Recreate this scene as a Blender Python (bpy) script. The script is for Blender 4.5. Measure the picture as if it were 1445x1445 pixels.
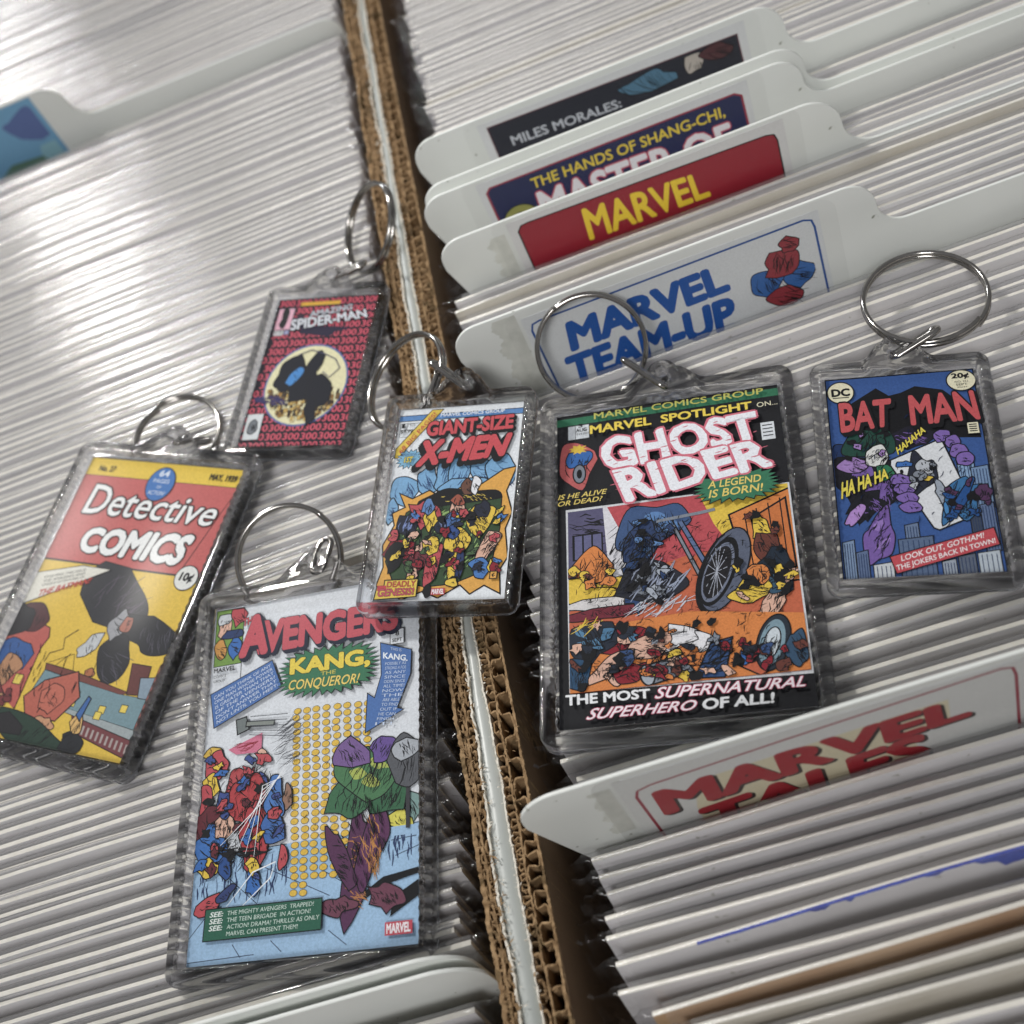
import bpy, bmesh, math, random
import numpy as np
from mathutils import Vector, Matrix
from mathutils.geometry import tessellate_polygon

for o in list(bpy.data.objects):
    bpy.data.objects.remove(o)
S = bpy.context.scene
COL = S.collection
MM = 0.001

# ------------------------------------------------------------------ camera
# measurements below are in millimetres: X runs along the comics, Y away from the viewer, Z up
cam_d = bpy.data.cameras.new('camera')
cam = bpy.data.objects.new('camera', cam_d)
COL.objects.link(cam)
S.camera = cam
r0 = Vector((0.932988, -0.165021, -0.319846))
r1 = Vector((-0.322245, -0.7788, -0.538172))
r2 = Vector((-0.160286, 0.605176, -0.779788))
cx, cy_, cz = r0, -r1, -r2
cam.matrix_world = Matrix(((cx.x, cy_.x, cz.x, 43.277 * MM), (cx.y, cy_.y, cz.y, -163.398 * MM),
                           (cx.z, cy_.z, cz.z, 210.543 * MM), (0, 0, 0, 1)))
cam_d.sensor_width = 36
cam_d.lens = 1797.67 / 1445 * 36
cam_d.clip_start = 0.005
cam_d.clip_end = 50
cam_d.dof.use_dof = True
cam_d.dof.focus_distance = 0.248
cam_d.dof.aperture_fstop = 17

# ------------------------------------------------------------------ room light
W = bpy.data.worlds.new('World')
S.world = W
W.use_nodes = True
wn = W.node_tree
wn.nodes.clear()
wo = wn.nodes.new('ShaderNodeOutputWorld')
wb = wn.nodes.new('ShaderNodeBackground')
tc = wn.nodes.new('ShaderNodeTexCoord')
sx = wn.nodes.new('ShaderNodeSeparateXYZ')
rp = wn.nodes.new('ShaderNodeValToRGB')
wn.links.new(tc.outputs['Generated'], sx.inputs[0])
wn.links.new(sx.outputs['Z'], rp.inputs[0])
rp.color_ramp.elements[0].position = 0.0
rp.color_ramp.elements[0].color = (.42, .41, .40, 1)
rp.color_ramp.elements[1].position = 0.9
rp.color_ramp.elements[1].color = (.62, .62, .64, 1)
wn.links.new(rp.outputs[0], wb.inputs[0])
wb.inputs[1].default_value = 0.36
wn.links.new(wb.outputs[0], wo.inputs[0])


def lamp(name, kind, direction, dist, energy, size, color=(1, 1, 1), size_y=None, aim=(20, 0, 0), spot=None):
    ld = bpy.data.lights.new(name, kind)
    ld.energy = energy
    ld.color = color
    if kind == 'AREA':
        ld.size = size
        if size_y:
            ld.shape = 'RECTANGLE'
            ld.size_y = size_y
    if kind == 'SPOT':
        ld.shadow_soft_size = size
        ld.spot_size = spot[0]
        ld.spot_blend = spot[1]
    lo = bpy.data.objects.new(name, ld)
    COL.objects.link(lo)
    d = Vector(direction).normalized()
    a = Vector(aim) * MM
    lo.location = a + d * dist
    lo.rotation_euler = (-d).to_track_quat('-Z', 'Y').to_euler()
    return lo


lamp('ceiling_lamp', 'SPOT', (-.43, .42, .80), 1.5, 66, .075, (1, .975, .93), aim=(-15, 110, 0), spot=(math.radians(25), 1.0))
lamp('ceiling_tube', 'AREA', (-.37, .78, .52), 2.0, 9, .22, (.94, .97, 1), size_y=.07, aim=(-60, 100, 0))

lamp('viewer_side_fill', 'SPOT', (-.12, -.66, .74), 1.4, 66, .28, (1, .985, .97), aim=(-5, 60, 0), spot=(math.radians(25), 1.0))  # added fill from behind the viewer, brightens faces turned to the camera

S.view_settings.view_transform = 'Standard'
S.view_settings.look = 'None'
S.view_settings.exposure = -0.08
S.view_settings.gamma = 1
S.render.engine = 'CYCLES'
cy = S.cycles
cy.max_bounces = 11
cy.transparent_max_bounces = 40
cy.transmission_bounces = 10
cy.glossy_bounces = 5
cy.diffuse_bounces = 4
cy.caustics_reflective = False
cy.caustics_refractive = False
cy.sample_clamp_indirect = 4
cy.use_denoising = True


# ------------------------------------------------------------------ materials
def lin(c):
    c = c / 255
    return c / 12.92 if c <= .04045 else ((c + .055) / 1.055) ** 2.4


def rgb(r, g, b, k=1.0):
    m_ = .3 * r + .59 * g + .11 * b
    r, g, b = [m_ + (c - m_) * .80 for c in (r, g, b)]
    return (min(lin(r) * k, .95), min(lin(g) * k, .95), min(lin(b) * k, .95), 1)


def new_mat(name):
    m = bpy.data.materials.new(name)
    m.use_nodes = True
    n = m.node_tree
    n.nodes.clear()
    out = n.nodes.new('ShaderNodeOutputMaterial')
    return m, n, out


def noise_mix(n, c1, c2, scale, detail=4, lo=.35, hi=.65, stretch=None):
    t = n.nodes.new('ShaderNodeTexCoord')
    no = n.nodes.new('ShaderNodeTexNoise')
    no.inputs['Scale'].default_value = scale
    no.inputs['Detail'].default_value = detail
    if stretch:
        mp = n.nodes.new('ShaderNodeMapping')
        mp.inputs['Scale'].default_value = stretch
        n.links.new(t.outputs['Object'], mp.inputs[0])
        n.links.new(mp.outputs[0], no.inputs[0])
    else:
        n.links.new(t.outputs['Object'], no.inputs[0])
    r = n.nodes.new('ShaderNodeValToRGB')
    r.color_ramp.elements[0].position = lo
    r.color_ramp.elements[0].color = c1
    r.color_ramp.elements[1].position = hi
    r.color_ramp.elements[1].color = c2
    n.links.new(no.outputs[0], r.inputs[0])
    return r, no


def principled(name, c1, c2=None, scale=400, rough=.5, metal=0, bump=0, bscale=2000, stretch=None, spec=.5, detail=4, coat=0):
    m, n, out = new_mat(name)
    p = n.nodes.new('ShaderNodeBsdfPrincipled')
    p.inputs['Roughness'].default_value = rough
    p.inputs['Metallic'].default_value = metal
    p.inputs['Specular IOR Level'].default_value = spec
    p.inputs['Coat Weight'].default_value = coat
    p.inputs['Coat Roughness'].default_value = .12
    if c2:
        r, _ = noise_mix(n, c1, c2, scale, detail, stretch=stretch)
        n.links.new(r.outputs[0], p.inputs['Base Color'])
    else:
        p.inputs['Base Color'].default_value = c1
    if bump:
        t = n.nodes.new('ShaderNodeTexCoord')
        no = n.nodes.new('ShaderNodeTexNoise')
        no.inputs['Scale'].default_value = bscale
        no.inputs['Detail'].default_value = 3
        n.links.new(t.outputs['Object'], no.inputs[0])
        b = n.nodes.new('ShaderNodeBump')
        b.inputs['Strength'].default_value = bump
        b.inputs['Distance'].default_value = .0002
        n.links.new(no.outputs[0], b.inputs['Height'])
        n.links.new(b.outputs[0], p.inputs['Normal'])
    n.links.new(p.outputs[0], out.inputs[0])
    return m


def film(name, tint=(.985, .985, .99, 1), rough=.1, bump=.5, bscale=120, base=.0, f_ior=1.5, stretch=(1, 1, 1), milky=0.0, graze=.8):
    """thin clear plastic film: see-through with a Fresnel sheen"""
    m, n, out = new_mat(name)
    tr = n.nodes.new('ShaderNodeBsdfTransparent')
    tr.inputs[0].default_value = tint
    gl = n.nodes.new('ShaderNodeBsdfGlossy')
    gl.inputs['Roughness'].default_value = rough
    fr = n.nodes.new('ShaderNodeFresnel')
    fr.inputs[0].default_value = f_ior
    geo = n.nodes.new('ShaderNodeNewGeometry')
    t = n.nodes.new('ShaderNodeTexCoord')
    mp = n.nodes.new('ShaderNodeMapping')
    mp.inputs['Scale'].default_value = stretch
    no = n.nodes.new('ShaderNodeTexNoise')
    no.inputs['Scale'].default_value = bscale
    no.inputs['Detail'].default_value = 3
    n.links.new(t.outputs['Object'], mp.inputs[0])
    n.links.new(mp.outputs[0], no.inputs[0])
    b = n.nodes.new('ShaderNodeBump')
    b.inputs['Strength'].default_value = bump
    b.inputs['Distance'].default_value = .001
    n.links.new(no.outputs[0], b.inputs['Height'])
    n.links.new(b.outputs[0], gl.inputs['Normal'])
    # same facing strength on both sides of the film
    lw = n.nodes.new('ShaderNodeLayerWeight')
    lw.inputs['Blend'].default_value = .25
    n.links.new(b.outputs[0], lw.inputs['Normal'])
    pw = n.nodes.new('ShaderNodeMath')
    pw.operation = 'POWER'
    pw.inputs[1].default_value = 1.6
    n.links.new(lw.outputs['Facing'], pw.inputs[0])
    ml = n.nodes.new('ShaderNodeMath')
    ml.operation = 'MULTIPLY_ADD'
    ml.inputs[1].default_value = graze
    ml.inputs[2].default_value = .05 + base
    n.links.new(pw.outputs[0], ml.inputs[0])
    mx = n.nodes.new('ShaderNodeMixShader')
    n.links.new(ml.outputs[0], mx.inputs[0])
    if milky:
        df = n.nodes.new('ShaderNodeBsdfDiffuse')
        df.inputs[0].default_value = (.8, .8, .82, 1)
        m2 = n.nodes.new('ShaderNodeMixShader')
        m2.inputs[0].default_value = milky
        n.links.new(tr.outputs[0], m2.inputs[1])
        n.links.new(df.outputs[0], m2.inputs[2])
        n.links.new(m2.outputs[0], mx.inputs[1])
    else:
        n.links.new(tr.outputs[0], mx.inputs[1])
    n.links.new(gl.outputs[0], mx.inputs[2])
    n.links.new(mx.outputs[0], out.inputs[0])
    return m


def acrylic(name):
    m, n, out = new_mat(name)
    g = n.nodes.new('ShaderNodeBsdfGlass')
    g.inputs['IOR'].default_value = 1.34
    g.inputs['Roughness'].default_value = 0
    g.inputs['Color'].default_value = (.985, .988, 1, 1)
    tr = n.nodes.new('ShaderNodeBsdfTransparent')
    tr.inputs[0].default_value = (.965, .968, .98, 1)
    mx = n.nodes.new('ShaderNodeMixShader')
    mx.inputs[0].default_value = .26
    n.links.new(g.outputs[0], mx.inputs[1])
    n.links.new(tr.outputs[0], mx.inputs[2])
    n.links.new(mx.outputs[0], out.inputs[0])
    return m


def print_mat(name, rough=.38, coat=.0, grain=.11, k=1.0):
    m, n, out = new_mat(name)
    a = n.nodes.new('ShaderNodeAttribute')
    a.attribute_name = 'ink'
    t = n.nodes.new('ShaderNodeTexCoord')
    no = n.nodes.new('ShaderNodeTexNoise')
    no.inputs['Scale'].default_value = 2600
    no.inputs['Detail'].default_value = 2
    n.links.new(t.outputs['Object'], no.inputs[0])
    mr = n.nodes.new('ShaderNodeMapRange')
    mr.inputs[1].default_value = .3
    mr.inputs[2].default_value = .7
    mr.inputs[3].default_value = 1 - grain
    mr.inputs[4].default_value = 1 + grain
    n.links.new(no.outputs[0], mr.inputs[0])
    v = n.nodes.new('ShaderNodeVectorMath')
    v.operation = 'SCALE'
    n.links.new(a.outputs['Color'], v.inputs[0])
    n.links.new(mr.outputs[0], v.inputs['Scale'])
    p = n.nodes.new('ShaderNodeBsdfPrincipled')
    p.inputs['Roughness'].default_value = rough
    p.inputs['Specular IOR Level'].default_value = .22
    p.inputs['Coat Weight'].default_value = coat
    n.links.new(v.outputs[0], p.inputs['Base Color'])
    n.links.new(p.outputs[0], out.inputs[0])
    return m


M = {}
M['board'] = principled('white_board', (.76, .745, .75, 1), (.82, .805, .81, 1), 60, rough=.45, bump=.15, bscale=900)
M['board_edge'] = principled('board_edge_card', (.80, .77, .68, 1), (.88, .85, .77, 1), 300, rough=.8)
M['board_aged'] = principled('aged_board', (.66, .61, .50, 1), (.75, .71, .62, 1), 60, rough=.6)
M['board_tan'] = principled('tanned_board', (.50, .28, .13, 1), (.66, .46, .28, 1), 40, rough=.6)
M['pages'] = principled('comic_pages', (.66, .63, .58, 1), (.76, .73, .68, 1), 1500, rough=.8, stretch=(.02, 1, 1))
M['bag'] = film('polypropylene_bag', bump=.4, bscale=55, rough=.10, base=-.018, stretch=(.5, 1, 1), milky=.09)
M['bag_end'] = film('crumpled_bag_end', bump=.5, bscale=300, rough=.05, milky=.0, base=-.01, graze=.7)
M['tape'] = film('clear_tape', tint=(1, 1, 1, 1), bump=.05, rough=.3, milky=.0, base=-.045, graze=.35)
M['divider'] = principled('white_plastic', (.74, .765, .735, 1), (.78, .80, .775, 1), 25, rough=.42, bump=.10, bscale=2500)
M['acrylic'] = acrylic('clear_acrylic')
M['window'] = film('acrylic_window', tint=(.97, .975, .98, 1), rough=.16, bump=.02, bscale=40, base=-.0492, graze=.02)
M['steel'] = principled('nickel_steel', (.36, .35, .33, 1), (.45, .43, .41, 1), 500, rough=.14, metal=1)
M['kraft'] = principled('kraft_liner', (.22, .135, .07, 1), (.31, .20, .11, 1), 150, rough=.85, bump=.5, bscale=1500)
M['kraft_edge'] = principled('torn_kraft_edge', (.20, .12, .055, 1), (.40, .265, .14, 1), 500, rough=.9, bump=.8, bscale=3000)
M['kraft_inner'] = principled('kraft_inner_face', (.20, .125, .07, 1), (.26, .165, .095, 1), 60, rough=.8, bump=.2, bscale=800, stretch=(1, .1, 1))
M['white_liner'] = principled('white_coated_liner', (.36, .385, .37, 1), (.52, .54, .52, 1), 30, rough=.35, stretch=(1, .4, 1))  # white coat greyed in patches: shade of the slot put into its colour
M['torn_paper'] = principled('torn_paper_edge', (.66, .61, .52, 1), (.80, .76, .68, 1), 900, rough=.9)
M['paper'] = principled('insert_paper', (.74, .76, .78, 1), (.78, .80, .82, 1), 300, rough=.6, spec=.2)
M['print'] = print_mat('printed_ink', rough=.62)
M['label_print'] = print_mat('label_ink', rough=.6, grain=.06)
M['blue_ink'] = principled('blue_marker_ink', (.01, .03, .35, 1), (.02, .07, .5, 1), 500, rough=.5)
M['floor'] = principled('box_bottom_card', (.22, .14, .08, 1), (.3, .2, .12, 1), 50, rough=.9)


def specks(m, scale, lo, amount):
    n = m.node_tree
    p = [x for x in n.nodes if x.type == 'BSDF_PRINCIPLED'][0]
    src = p.inputs['Base Color'].links[0].from_socket
    r, _ = noise_mix(n, (1, 1, 1, 1), (amount, amount, amount * .9, 1), scale, 2, lo, lo + .03)
    mx = n.nodes.new('ShaderNodeMix')
    mx.data_type = 'RGBA'
    mx.blend_type = 'MULTIPLY'
    mx.inputs[0].default_value = 1
    n.links.new(src, mx.inputs[6])
    n.links.new(r.outputs[0], mx.inputs[7])
    n.links.new(mx.outputs[2], p.inputs['Base Color'])


specks(M['divider'], 420, .73, .45)
specks(M['board'], 300, .74, .62)
specks(M['kraft_edge'], 260, .60, .5)

# ------------------------------------------------------------------ helpers
def obj(name, me, mats, parent=None):
    o = bpy.data.objects.new(name, me)
    COL.objects.link(o)
    if parent is not None:
        o.parent = parent
    for m in (mats if isinstance(mats, (list, tuple)) else [mats]):
        if m is not None and len(me.materials) < 8 and m.name not in [x.name for x in me.materials if x]:
            me.materials.append(m)
    return o


def mesh(name, verts, faces, mi=None, smooth=False, scale=MM):
    me = bpy.data.meshes.new(name)
    me.from_pydata([(v[0] * scale, v[1] * scale, v[2] * scale) for v in verts], [], faces)
    if mi:
        me.polygons.foreach_set('material_index', mi)
    if smooth:
        me.polygons.foreach_set('use_smooth', [True] * len(me.polygons))
    me.update()
    return me


def tag(o, label=None, cat=None, group=None, kind=None):
    for k, v in (('label', label), ('category', cat), ('group', group), ('kind', kind)):
        if v:
            o[k] = v
    return o


def empty(name, loc, label, cat, group=None):
    o = bpy.data.objects.new(name, None)
    COL.objects.link(o)
    o.empty_display_size = .01
    o.location = Vector(loc) * MM
    return tag(o, label, cat, group)


def curve_mesh(name, loops, depth, bevel, res=3, sharp=40):
    """flat outline with holes, given thickness and rounded edges; local XY plane, centred in Z"""
    c = bpy.data.curves.new(name, 'CURVE')
    c.dimensions = '2D'
    c.fill_mode = 'BOTH'
    c.extrude = (depth / 2 - bevel) * MM
    c.bevel_depth = bevel * MM
    c.bevel_resolution = res
    c.offset = -bevel * MM
    for lp in loops:
        s = c.splines.new('POLY')
        s.points.add(len(lp) - 1)
        for i, p in enumerate(lp):
            s.points[i].co = (p[0] * MM, p[1] * MM, 0, 1)
        s.use_cyclic_u = True
    o = bpy.data.objects.new(name, c)
    me0 = o.to_mesh()
    me = me0.copy()
    o.to_mesh_clear()
    bpy.data.objects.remove(o)
    bpy.data.curves.remove(c)
    me.name = name
    bm = bmesh.new()
    bm.from_mesh(me)
    bmesh.ops.remove_doubles(bm, verts=bm.verts, dist=1e-6)
    bmesh.ops.recalc_face_normals(bm, faces=bm.faces)
    bm.to_mesh(me)
    bm.free()
    me.materials.clear()
    me.polygons.foreach_set('use_smooth', [True] * len(me.polygons))
    me.set_sharp_from_angle(angle=math.radians(sharp))
    me.update()
    return me


def rrect(x0, y0, x1, y1, r, n=8):
    pts = []
    for (cx_, cy2, a0) in ((x1 - r, y1 - r, 0), (x0 + r, y1 - r, 90), (x0 + r, y0 + r, 180), (x1 - r, y0 + r, 270)):
        for i in range(n + 1):
            a = math.radians(a0 + 90 * i / n)
            pts.append((cx_ + r * math.cos(a), cy2 + r * math.sin(a)))
    return pts


def tube_mesh(name, pts, rad, n=10, closed=False, flat=1.0, axis=None):
    P = [Vector(p) for p in pts]
    N = len(P)
    V, F = [], []
    for i, p in enumerate(P):
        if closed:
            t = (P[(i + 1) % N] - P[i - 1]).normalized()
        else:
            t = (P[min(i + 1, N - 1)] - P[max(i - 1, 0)]).normalized()
        ref = Vector(axis) if axis is not None else Vector((0, 0, 1))
        a = t.cross(ref)
        if a.length < 1e-4:
            a = t.cross(Vector((1, 0, 0)))
        a.normalize()
        b = a.cross(t).normalized()
        rr = rad[i] if isinstance(rad, (list, tuple)) else rad
        for k in range(n):
            th = 2 * math.pi * k / n
            V.append(p + a * math.cos(th) * rr + b * math.sin(th) * rr * flat)
    for i in range(N if closed else N - 1):
        j = (i + 1) % N
        for k in range(n):
            F.append((i * n + k, i * n + (k + 1) % n, j * n + (k + 1) % n, j * n + k))
    if not closed:
        F.append(tuple(range(n))[::-1])
        F.append(tuple((N - 1) * n + k for k in range(n)))
    return mesh(name, V, F, smooth=True)


# ------------------------------------------------------------------ flat print
_text_cache = {}


def glyphs(s, off, sh=0):
    key = (s, round(off, 4), sh)
    if key in _text_cache:
        return _text_cache[key]
    c = bpy.data.curves.new('t', 'FONT')
    c.body = s
    c.offset = off
    c.shear = sh
    c.resolution_u = 3
    o = bpy.data.objects.new('t', c)
    me = o.to_mesh()
    V = [(v.co.x, v.co.y) for v in me.vertices]
    F = [tuple(p.vertices) for p in me.polygons]
    o.to_mesh_clear()
    bpy.data.objects.remove(o)
    bpy.data.curves.remove(c)
    _text_cache[key] = (V, F)
    return V, F


class Print:
    """collects flat coloured shapes in (u right, v down) of a w x h mm sheet; each lies a hair above the last"""
    step = .0003

    def __init__(self, w, h, z=0.02):
        self.w, self.h, self.z = w, h, z
        self.V, self.F, self.C = [], [], []
        self.rng = random.Random(7)

    def xy(self, u, v):
        return ((u - .5) * self.w, (.5 - v) * self.h)

    def add(self, vs, fs, col):
        b = len(self.V)
        self.z += self.step
        self.V += [(x, y, self.z) for x, y in vs]
        for f in fs:
            self.F.append(tuple(i + b for i in f))
            self.C.append(col)

    def clip(self, pts):
        def cl(P, ax, lim, sg):
            out = []
            for i in range(len(P)):
                a, b = P[i - 1], P[i]
                ia, ib = sg * (a[ax] - lim) <= 0, sg * (b[ax] - lim) <= 0
                if ia != ib:
                    t = (lim - a[ax]) / (b[ax] - a[ax])
                    out.append((a[0] + t * (b[0] - a[0]), a[1] + t * (b[1] - a[1])))
                if ib:
                    out.append(b)
            return out
        P = list(pts)
        for ax, lim, sg in ((0, self.cb[0], -1), (0, self.cb[2], 1), (1, self.cb[1], -1), (1, self.cb[3], 1)):
            if len(P) < 3:
                return []
            P = cl(P, ax, lim, sg)
        return P

    cb = (0, 0, 1, 1)

    def poly(self, pts, col, line=0, lc=None):
        if line:
            self.poly(grow(pts, line / self.w, self.w / self.h), lc or K)
        pts = self.clip(pts)
        if len(pts) < 3:
            return
        P = [self.xy(*p) for p in pts]
        T = tessellate_polygon([[Vector((x, y, 0)) for x, y in P]])
        a = []
        for t in T:
            (x0, y0), (x1, y1), (x2, y2) = [P[i] for i in t]
            a.append(tuple(t) if (x1 - x0) * (y2 - y0) - (x2 - x0) * (y1 - y0) > 0 else tuple(t)[::-1])
        self.add(P, a, col)

    def rect(self, u0, v0, u1, v1, col, line=0, lc=None):
        self.poly([(u0, v0), (u1, v0), (u1, v1), (u0, v1)], col, line, lc)

    def ell(self, u, v, ru, rv, col, line=0, n=36, lc=None):
        self.poly([(u + ru * math.cos(i * 2 * math.pi / n), v + rv * math.sin(i * 2 * math.pi / n)) for i in range(n)], col, line, lc)

    def burst(self, u0, v0, u1, v1, col, n=30, depth=.16, line=0, slope=0, seed=1):
        rg = random.Random(seed)
        pts = []
        cu, cv, ru, rv = (u0 + u1) / 2, (v0 + v1) / 2, (u1 - u0) / 2, (v1 - v0) / 2
        for i in range(n * 2):
            a = math.pi * i / n
            k = (1 - depth * (.7 + .6 * rg.random())) if i % 2 else 1 + .05 * rg.random()
            # squarish outline
            c_, s_ = math.cos(a), math.sin(a)
            q = (abs(c_) ** 3.2 + abs(s_) ** 3.2) ** (-1 / 3.2)
            pts.append((cu + ru * k * q * c_, cv + rv * k * q * s_ + slope * ru * q * c_))
        self.poly(pts, col, line)

    def line(self, pts, wd, col, taper=False):
        P = [self.xy(*p) for p in pts]
        V, F = [], []
        n = len(P)
        for i, (x, y) in enumerate(P):
            ax, ay = P[max(i - 1, 0)]
            bx, by = P[min(i + 1, n - 1)]
            dx, dy = bx - ax, by - ay
            L = math.hypot(dx, dy) or 1
            k = wd / 2 * (1 if not taper else max(.08, math.sin(math.pi * (i + .35) / (n - .3))))
            V += [(x - dy / L * k, y + dx / L * k), (x + dy / L * k, y - dx / L * k)]
        for i in range(n - 1):
            F.append((2 * i, 2 * i + 1, 2 * i + 3, 2 * i + 2))
        self.add(V, F, col)

    def frame(self, pts, wd, col):
        self.line(list(pts) + [pts[0], pts[1]], wd, col)

    def hatch(self, u, v, ru, rv, n, col, length=.06, ang=60, wd=.22, spread=25, seed=3):
        rg = random.Random(seed)
        for _ in range(n):
            a = rg.random() * 2 * math.pi
            q = math.sqrt(rg.random()) * .85
            x, y = u + ru * q * math.cos(a), v + rv * q * math.sin(a)
            th = math.radians(ang + rg.uniform(-spread, spread))
            L = length * rg.uniform(.5, 1.3)
            bx, by = math.cos(th) * L / 2, math.sin(th) * L / 2 * self.w / self.h
            k = rg.uniform(-.3, .3) * L
            pts = [(x - bx, y - by), (x + k * math.sin(th) * .5, y - k * math.cos(th) * .5), (x + bx, y + by)]
            if all(self.cb[0] < p[0] < self.cb[2] and self.cb[1] < p[1] < self.cb[3] for p in pts):
                self.line(pts, wd * rg.uniform(.6, 1.4), col, taper=True)

    def blob(self, u, v, ru, rv, col, seed=1, rot=0, jag=.22, line=.22, ink=8, hi=None, hcol=None):
        rg = random.Random(seed)
        nc = rg.choice((8, 9, 10, 11))
        rad = [1 + jag * rg.uniform(-1.3, 1.3) for _ in range(nc)]
        an = [2 * math.pi * (i + rg.uniform(-.28, .28)) / nc for i in range(nc)]
        sharp = [rg.random() < .45 for _ in range(nc)]
        ctl = [(r_ * math.cos(t_), r_ * math.sin(t_)) for r_, t_ in zip(rad, an)]
        pts = []
        ca, sa = math.cos(math.radians(rot)), math.sin(math.radians(rot))
        asp = self.w / self.h
        for i in range(nc):
            p0, p1, p2, p3 = ctl[i - 1], ctl[i], ctl[(i + 1) % nc], ctl[(i + 2) % nc]
            m1 = (0, 0) if sharp[i] else ((p2[0] - p0[0]) / 2, (p2[1] - p0[1]) / 2)
            m2 = (0, 0) if sharp[(i + 1) % nc] else ((p3[0] - p1[0]) / 2, (p3[1] - p1[1]) / 2)
            for k in range(4):
                t = k / 4
                h1, h2, h3, h4 = 2 * t**3 - 3 * t * t + 1, t**3 - 2 * t * t + t, -2 * t**3 + 3 * t * t, t**3 - t * t
                x = ru * (h1 * p1[0] + h2 * m1[0] + h3 * p2[0] + h4 * m2[0])
                y = rv / asp * (h1 * p1[1] + h2 * m1[1] + h3 * p2[1] + h4 * m2[1])
                pts.append((u + x * ca - y * sa, v + (x * sa + y * ca) * asp))
        self.poly(pts, col, line)
        rmin = min(ru, rv)
        if hi:
            for k in range(3):
                a = rg.random() * 6.28
                self.blob(u + .4 * ru * math.cos(a), v + .4 * rv * math.sin(a), ru * .28, rv * .22, hi, seed * 7 + k, rot + 30, .35, 0, 0)
        if ink:
            an_ = rot + rg.uniform(20, 110)
            self.hatch(u, v, ru * .85, rv * .85, ink, hcol or K, rmin * 1.1, an_, .2, 30, seed + 5)
            self.hatch(u + ru * .3, v + rv * .25, ru * .5, rv * .5, int(ink * 1.6), hcol or K, rmin * .8, an_ + 10, .13, 7, seed + 6)

    def scatter(self, u0, v0, u1, v1, cols, n, size, seed=1, ink=3, line=.18):
        rg = random.Random(seed)
        for i in range(n):
            u, v = rg.uniform(u0, u1), rg.uniform(v0, v1)
            self.blob(u, v, size * rg.uniform(.5, 1.3), size * .6 * rg.uniform(.4, 1.1), rg.choice(cols), seed * 31 + i, rg.uniform(-70, 70), .38, line, ink)

    def text(self, s, q, col, off=.02, sh=0, out=None, out_w=.05, shadow=None, warp=None, z=None):
        """text set into the quad q = TL, TR, BR, BL (u, v)"""
        if len(q) == 4 and not isinstance(q[0], tuple):
            u0, v0, u1, v1 = q
            q = [(u0, v0), (u1, v0), (u1, v1), (u0, v1)]
        V0, _ = glyphs(s, 0.0, sh)
        if not V0:
            return
        x0, x1 = min(p[0] for p in V0), max(p[0] for p in V0)
        y0, y1 = min(p[1] for p in V0), max(p[1] for p in V0)

        def put(o_, c_, du=0, dv=0):
            base = 0.0
            V, F = glyphs(s, base, sh)
            r = o_ - base
            offs = [(0, 0)]
            if r > .004:
                n_ = 8 if r < .04 else 12
                offs += [(r * math.cos(k * 2 * math.pi / n_), r * math.sin(k * 2 * math.pi / n_)) for k in range(n_)]
            keep = self.step
            for j, (ox, oy) in enumerate(offs):
                P = []
                for x, y in V:
                    a, b = (x + ox - x0) / (x1 - x0), (y1 - y - oy) / (y1 - y0)
                    if warp:
                        a, b = warp(a, b)
                    u = (1 - a) * (1 - b) * q[0][0] + a * (1 - b) * q[1][0] + a * b * q[2][0] + (1 - a) * b * q[3][0]
                    v = (1 - a) * (1 - b) * q[0][1] + a * (1 - b) * q[1][1] + a * b * q[2][1] + (1 - a) * b * q[3][1]
                    P.append(self.xy(u + du, v + dv))
                self.step = keep if j == 0 else keep * .3
                self.add(P, F, c_)
            self.step = keep
        if shadow:
            for k in range(4):
                f_ = (k + 1) / 4
                put(off + out_w, shadow[2], shadow[0] * f_, shadow[1] * f_)
        if out:
            put(off + out_w, out)
        put(off, col)

    def build(self, name, parent, mat):
        me = mesh(name, self.V, self.F)
        at = me.color_attributes.new('ink', 'FLOAT_COLOR', 'CORNER')
        buf = np.empty((len(me.loops), 4), np.float32)
        k = 0
        for p, c in zip(me.polygons, self.C):
            buf[k:k + p.loop_total] = c
            k += p.loop_total
        at.data.foreach_set('color', buf.ravel())
        return obj(name, me, mat, parent)


def grow(pts, d, asp):
    """outline pushed outward by d (in u); asp = w/h"""
    P = [(p[0], p[1] / asp) for p in pts]
    A = sum(P[i - 1][0] * P[i][1] - P[i][0] * P[i - 1][1] for i in range(len(P)))
    sg = 1 if A > 0 else -1
    out = []
    n = len(P)
    for i in range(n):
        a, b, c = P[i - 1], P[i], P[(i + 1) % n]
        d1 = (b[0] - a[0], b[1] - a[1])
        d2 = (c[0] - b[0], c[1] - b[1])
        l1, l2 = math.hypot(*d1) or 1e-9, math.hypot(*d2) or 1e-9
        n1 = (d1[1] / l1 * sg, -d1[0] / l1 * sg)
        n2 = (d2[1] / l2 * sg, -d2[0] / l2 * sg)
        m = (n1[0] + n2[0], n1[1] + n2[1])
        L = math.hypot(*m) or 1e-9
        m = (m[0] / L, m[1] / L)
        k = min(1 / max(m[0] * n1[0] + m[1] * n1[1], .3), 2.2)
        out.append((b[0] + m[0] * d * k, (b[1] + m[1] * d * k) * asp))
    return out


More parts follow.
